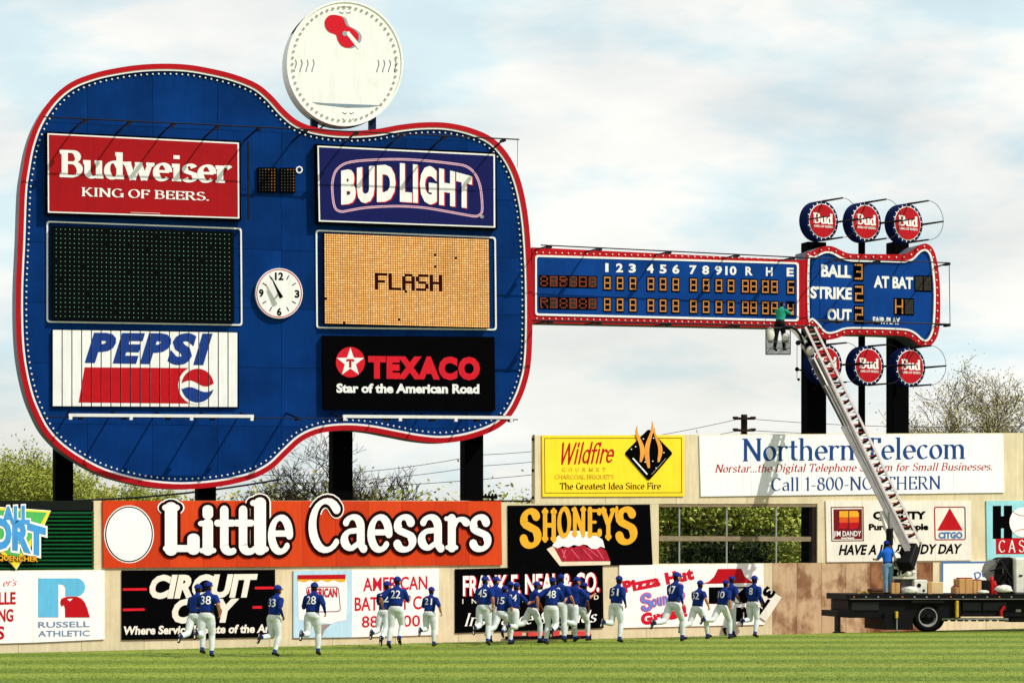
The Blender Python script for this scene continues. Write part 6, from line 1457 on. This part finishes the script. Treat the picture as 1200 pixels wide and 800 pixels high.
for x, y, r_ in ((1077, 685.4, .065), (1082.5, 691.5, .04)): c = TRK.at(x, y, -.3); MB().tube([c - TRK.n3 * .05, c + TRK.n3 * .012], r_, 14).build('port', BLK, t_)
loose('cardboard_box', 'pale beige cardboard box just right of the white machine', 'box', CARD2, 1087.6, 681.5, 1105.6, DK, -.8, -.3, parts=(('flap', CARD, (1087.8, 681.5, 1092, DK, -.299, -.29)),))
for i, (x0, y0, x1, lb) in enumerate(((1119.5, 687.5, 1123.6, 'small orange box at the left foot of the cardboard stack'), (1124, 678, 1140, 'tall cardboard box in the middle of the truck bed, red flaps on top'), (1140.5, 680, 1150.2, 'narrower cardboard box right against the tall one on the truck bed'))):
    loose('cardboard_box', lb, 'box', CARD, x0, y0, x1, DK, -.7 - .1 * i, -.25, parts=(('tape', tape, ((x0 + x1) / 2 - .6, y0, (x0 + x1) / 2 + .6, DK, -.249, -.243)), ('flap', LADR, (x0 + .3, y0 - 1.6, x1 - .3, y0 - .1, -.6, -.3))))
loose('tool_box', 'black box between the cardboard boxes and the red cylinders on the truck', 'box', BLK, 1151, 679.5, 1160, DK, -.7, -.25)
def bag(label, x, y, rx, ry, m, o_, nm='bag', seed=0, name='canvas_bag', cat='bag'):
    rn = random.Random(seed); c = TRK.at(x, y, o_); b = MB()
    b.ball(c, rx, rx * .6, ry, 20, 12); b.v = [tuple(Vector(v) + (Vector(v) - c) * rn.uniform(-.16, .16)) for v in b.v]
    for v in range(len(b.v)): b.v[v] = (b.v[v][0], b.v[v][1], max(b.v[v][2], c.z - ry * .55))
    tag(b.build(name, m, smooth=True), label, cat)
bag('white crumpled bag on the deck in front of the turret pedestal', 1066, 691.8, .25, .13, TWH, -.15, seed=1)
bag('white tarpaulin bundle on the right of the truck bed below the black machine', 1176, 690.6, .27, .14, TWH, -.15, seed=2, name='tarpaulin_bundle', cat='bundle')
bag('small white bundle at the foot of the cardboard boxes', 1152, 693.4, .18, .06, TWH, -.1, seed=3, name='cloth_bundle', cat='bundle')
t_ = thing('gas_cylinder', 'red gas cylinders standing at the right of the truck bed', 'cylinder', TRK.at(1163.5, DK, -.5))
for i, (x, y) in enumerate(((1162, 674), (1165.6, 680))): a, c = TRK.at(x, DK, -.5), TRK.at(x, y, -.5); MB().tube([a, c - Vector((0, 0, .12)), c - Vector((0, 0, .04)), c], [.07, .07, .04, .02], 12).build('cylinder_body', mat('extinguisher_red', (190, 26, 30), .35, .2, 4), t_, smooth=False)
# black winch machine and pale drum behind
t_ = thing('winch_machine', 'bulky black winch machine with hoses and a pale drum on the right of the truck', 'machine', TRK.at(1178, DK, -1)); rn = random.Random(9)
ol = catmull([(1166, 676), (1168, 664), (1173, 655), (1180, 652.5), (1188, 654), (1192, 662), (1191.5, 678), (1190, DK), (1168, DK)], 3)
MB().prism(TRK, ol, -1.5, -.7).build('housing', BLK, t_, bevel=.02)
MB().tube([TRK.at(1163.5, 668, -1.4), TRK.at(1163.5, 668, -.8)], .34, 20).build('drum', LADG, t_)
b = MB()
for i in range(10):
    x, y = rn.uniform(1168, 1190), rn.uniform(653, 690); p = TRK.at(x, y, -.68); b.tube([p, p + TRK.n3 * .12 + Vector((rn.uniform(-.2, .2), 0, .12)), p + Vector((rn.uniform(-.3, .3), 0, rn.uniform(-.3, .2)))], .028, 6)
b.build('hoses', mat('dark_hose', (34, 34, 36), .5, .2, 5), t_, kind='stuff')
for x, y in ((1176, 651), (1183, 650.5), (1170, 655)): MB().tube([TRK.at(x, y + 5, -.9), TRK.at(x + 1, y, -.9)], .03, 6).build('filler_neck', TWH, t_)
b = MB(); tq(b, 1189.5, 653, 1262, DK, -2.0, -.5); cab = b.build('cab_box', TWH, trk, bevel=.05, label='white cab-side box at the right end of the truck')
tp('door_handle', BLK, 1194.5, 673, 1198.5, 675, -.499, -.47, parent=cab)
b = MB(); b.tube([TRK.at(1173, 722, -.15), TRK.at(1173, 716, -.15), TRK.at(1177, 710, -.15)], .05, 8); b.build('red_coupling', mat('extinguisher_red', (190, 26, 30)), trk); tp('plate', RIM, 1190.5, 713.5, 1196.5, 716.5, -.249, -.24, bevel=0)

# the red and white strip at the foot of the wall
t_ = thing('base_strip', 'low red and white strip lying along the foot of the wall behind the big group', 'strip', WALL.at(645, 744, .3))
for a, c in ((597, 612), (619, 641), (646, 656), (672, 692)):
    MB().prism(WALL, [(a, 739.2 + (a < 650) * 1.2), (c, 738.6 + (c < 650)), (c, 744.2), (a, 745)], .18, .3).build('red_bar', mat('strip_red', (206, 66, 62), .6, .15, 4), t_)
MB().prism(WALL, [(595, 745.2), (693, 742.4), (693, 747.5), (595, 749)], .1, .26).build('dark_base', DARK, t_)

# workmen
def stand(label, px, fy, depth, heading, P, h, **k):
    d = depth; return person(label, at(px, fy, d), R(heading), P, scale=h, **k)
stand('person in bright blue shirt, blue cap and faded jeans standing on the truck deck', 1040.5, 697.0, 84.5, 118, dict(legL=(-3, 3, 0), legR=(4, 5, 1), armL=(28, 62, 12), armR=(40, 70, 8), lean=5, twist=-12, head=-14, look=-20), .93, shirt=WSH, pants=JEAN, shoes=DARK, seed=50, sleeve=.85, longsleeve=False)
stand('person in sea green shirt and dark trousers standing in the raised basket at the neck', 914, 411.5, 90.9, 60, dict(legL=(-8, 4, 0), legR=(10, 10, 4), armL=(95, 25, 14), armR=(70, 40, 10), lean=12, twist=-6, head=-4), .93, shirt=GSH, pants=DPT, shoes=BLK, cap=None, seed=51, sleeve=.9)

for i in range(14): tp('marker_light' if i % 4 == 0 else 'tie_down', mat('amber_marker', (196, 96, 30), .4) if i % 4 == 0 else RIM, 1000 + i * 14.2, 698.2, 1001.6 + i * 14.2, 699.8, .001, .03, bevel=0)
for x0, x1 in ((998, 1030), (1128, 1150), (1152, 1180)): tp('locker_door', mat('truck_black_panel', (20, 20, 22), .45, .3, 3, spec=.3), x0, 705, x1, 715, -.119 if x0 < 1100 else -.249, -.09 if x0 < 1100 else -.22)
tp('mudguard', BLK, 1068, 703.5, 1107, 706.5, -.6, .02)
b = MB(); b.tube([TRK.at(1005, DK - .2, -.3), TRK.at(1012, DK - 3, -.35), TRK.at(1018, DK - .3, -.3)], .035, 6); b.build('strap', mat('webbing_strap', (150, 130, 60), .8), trk)
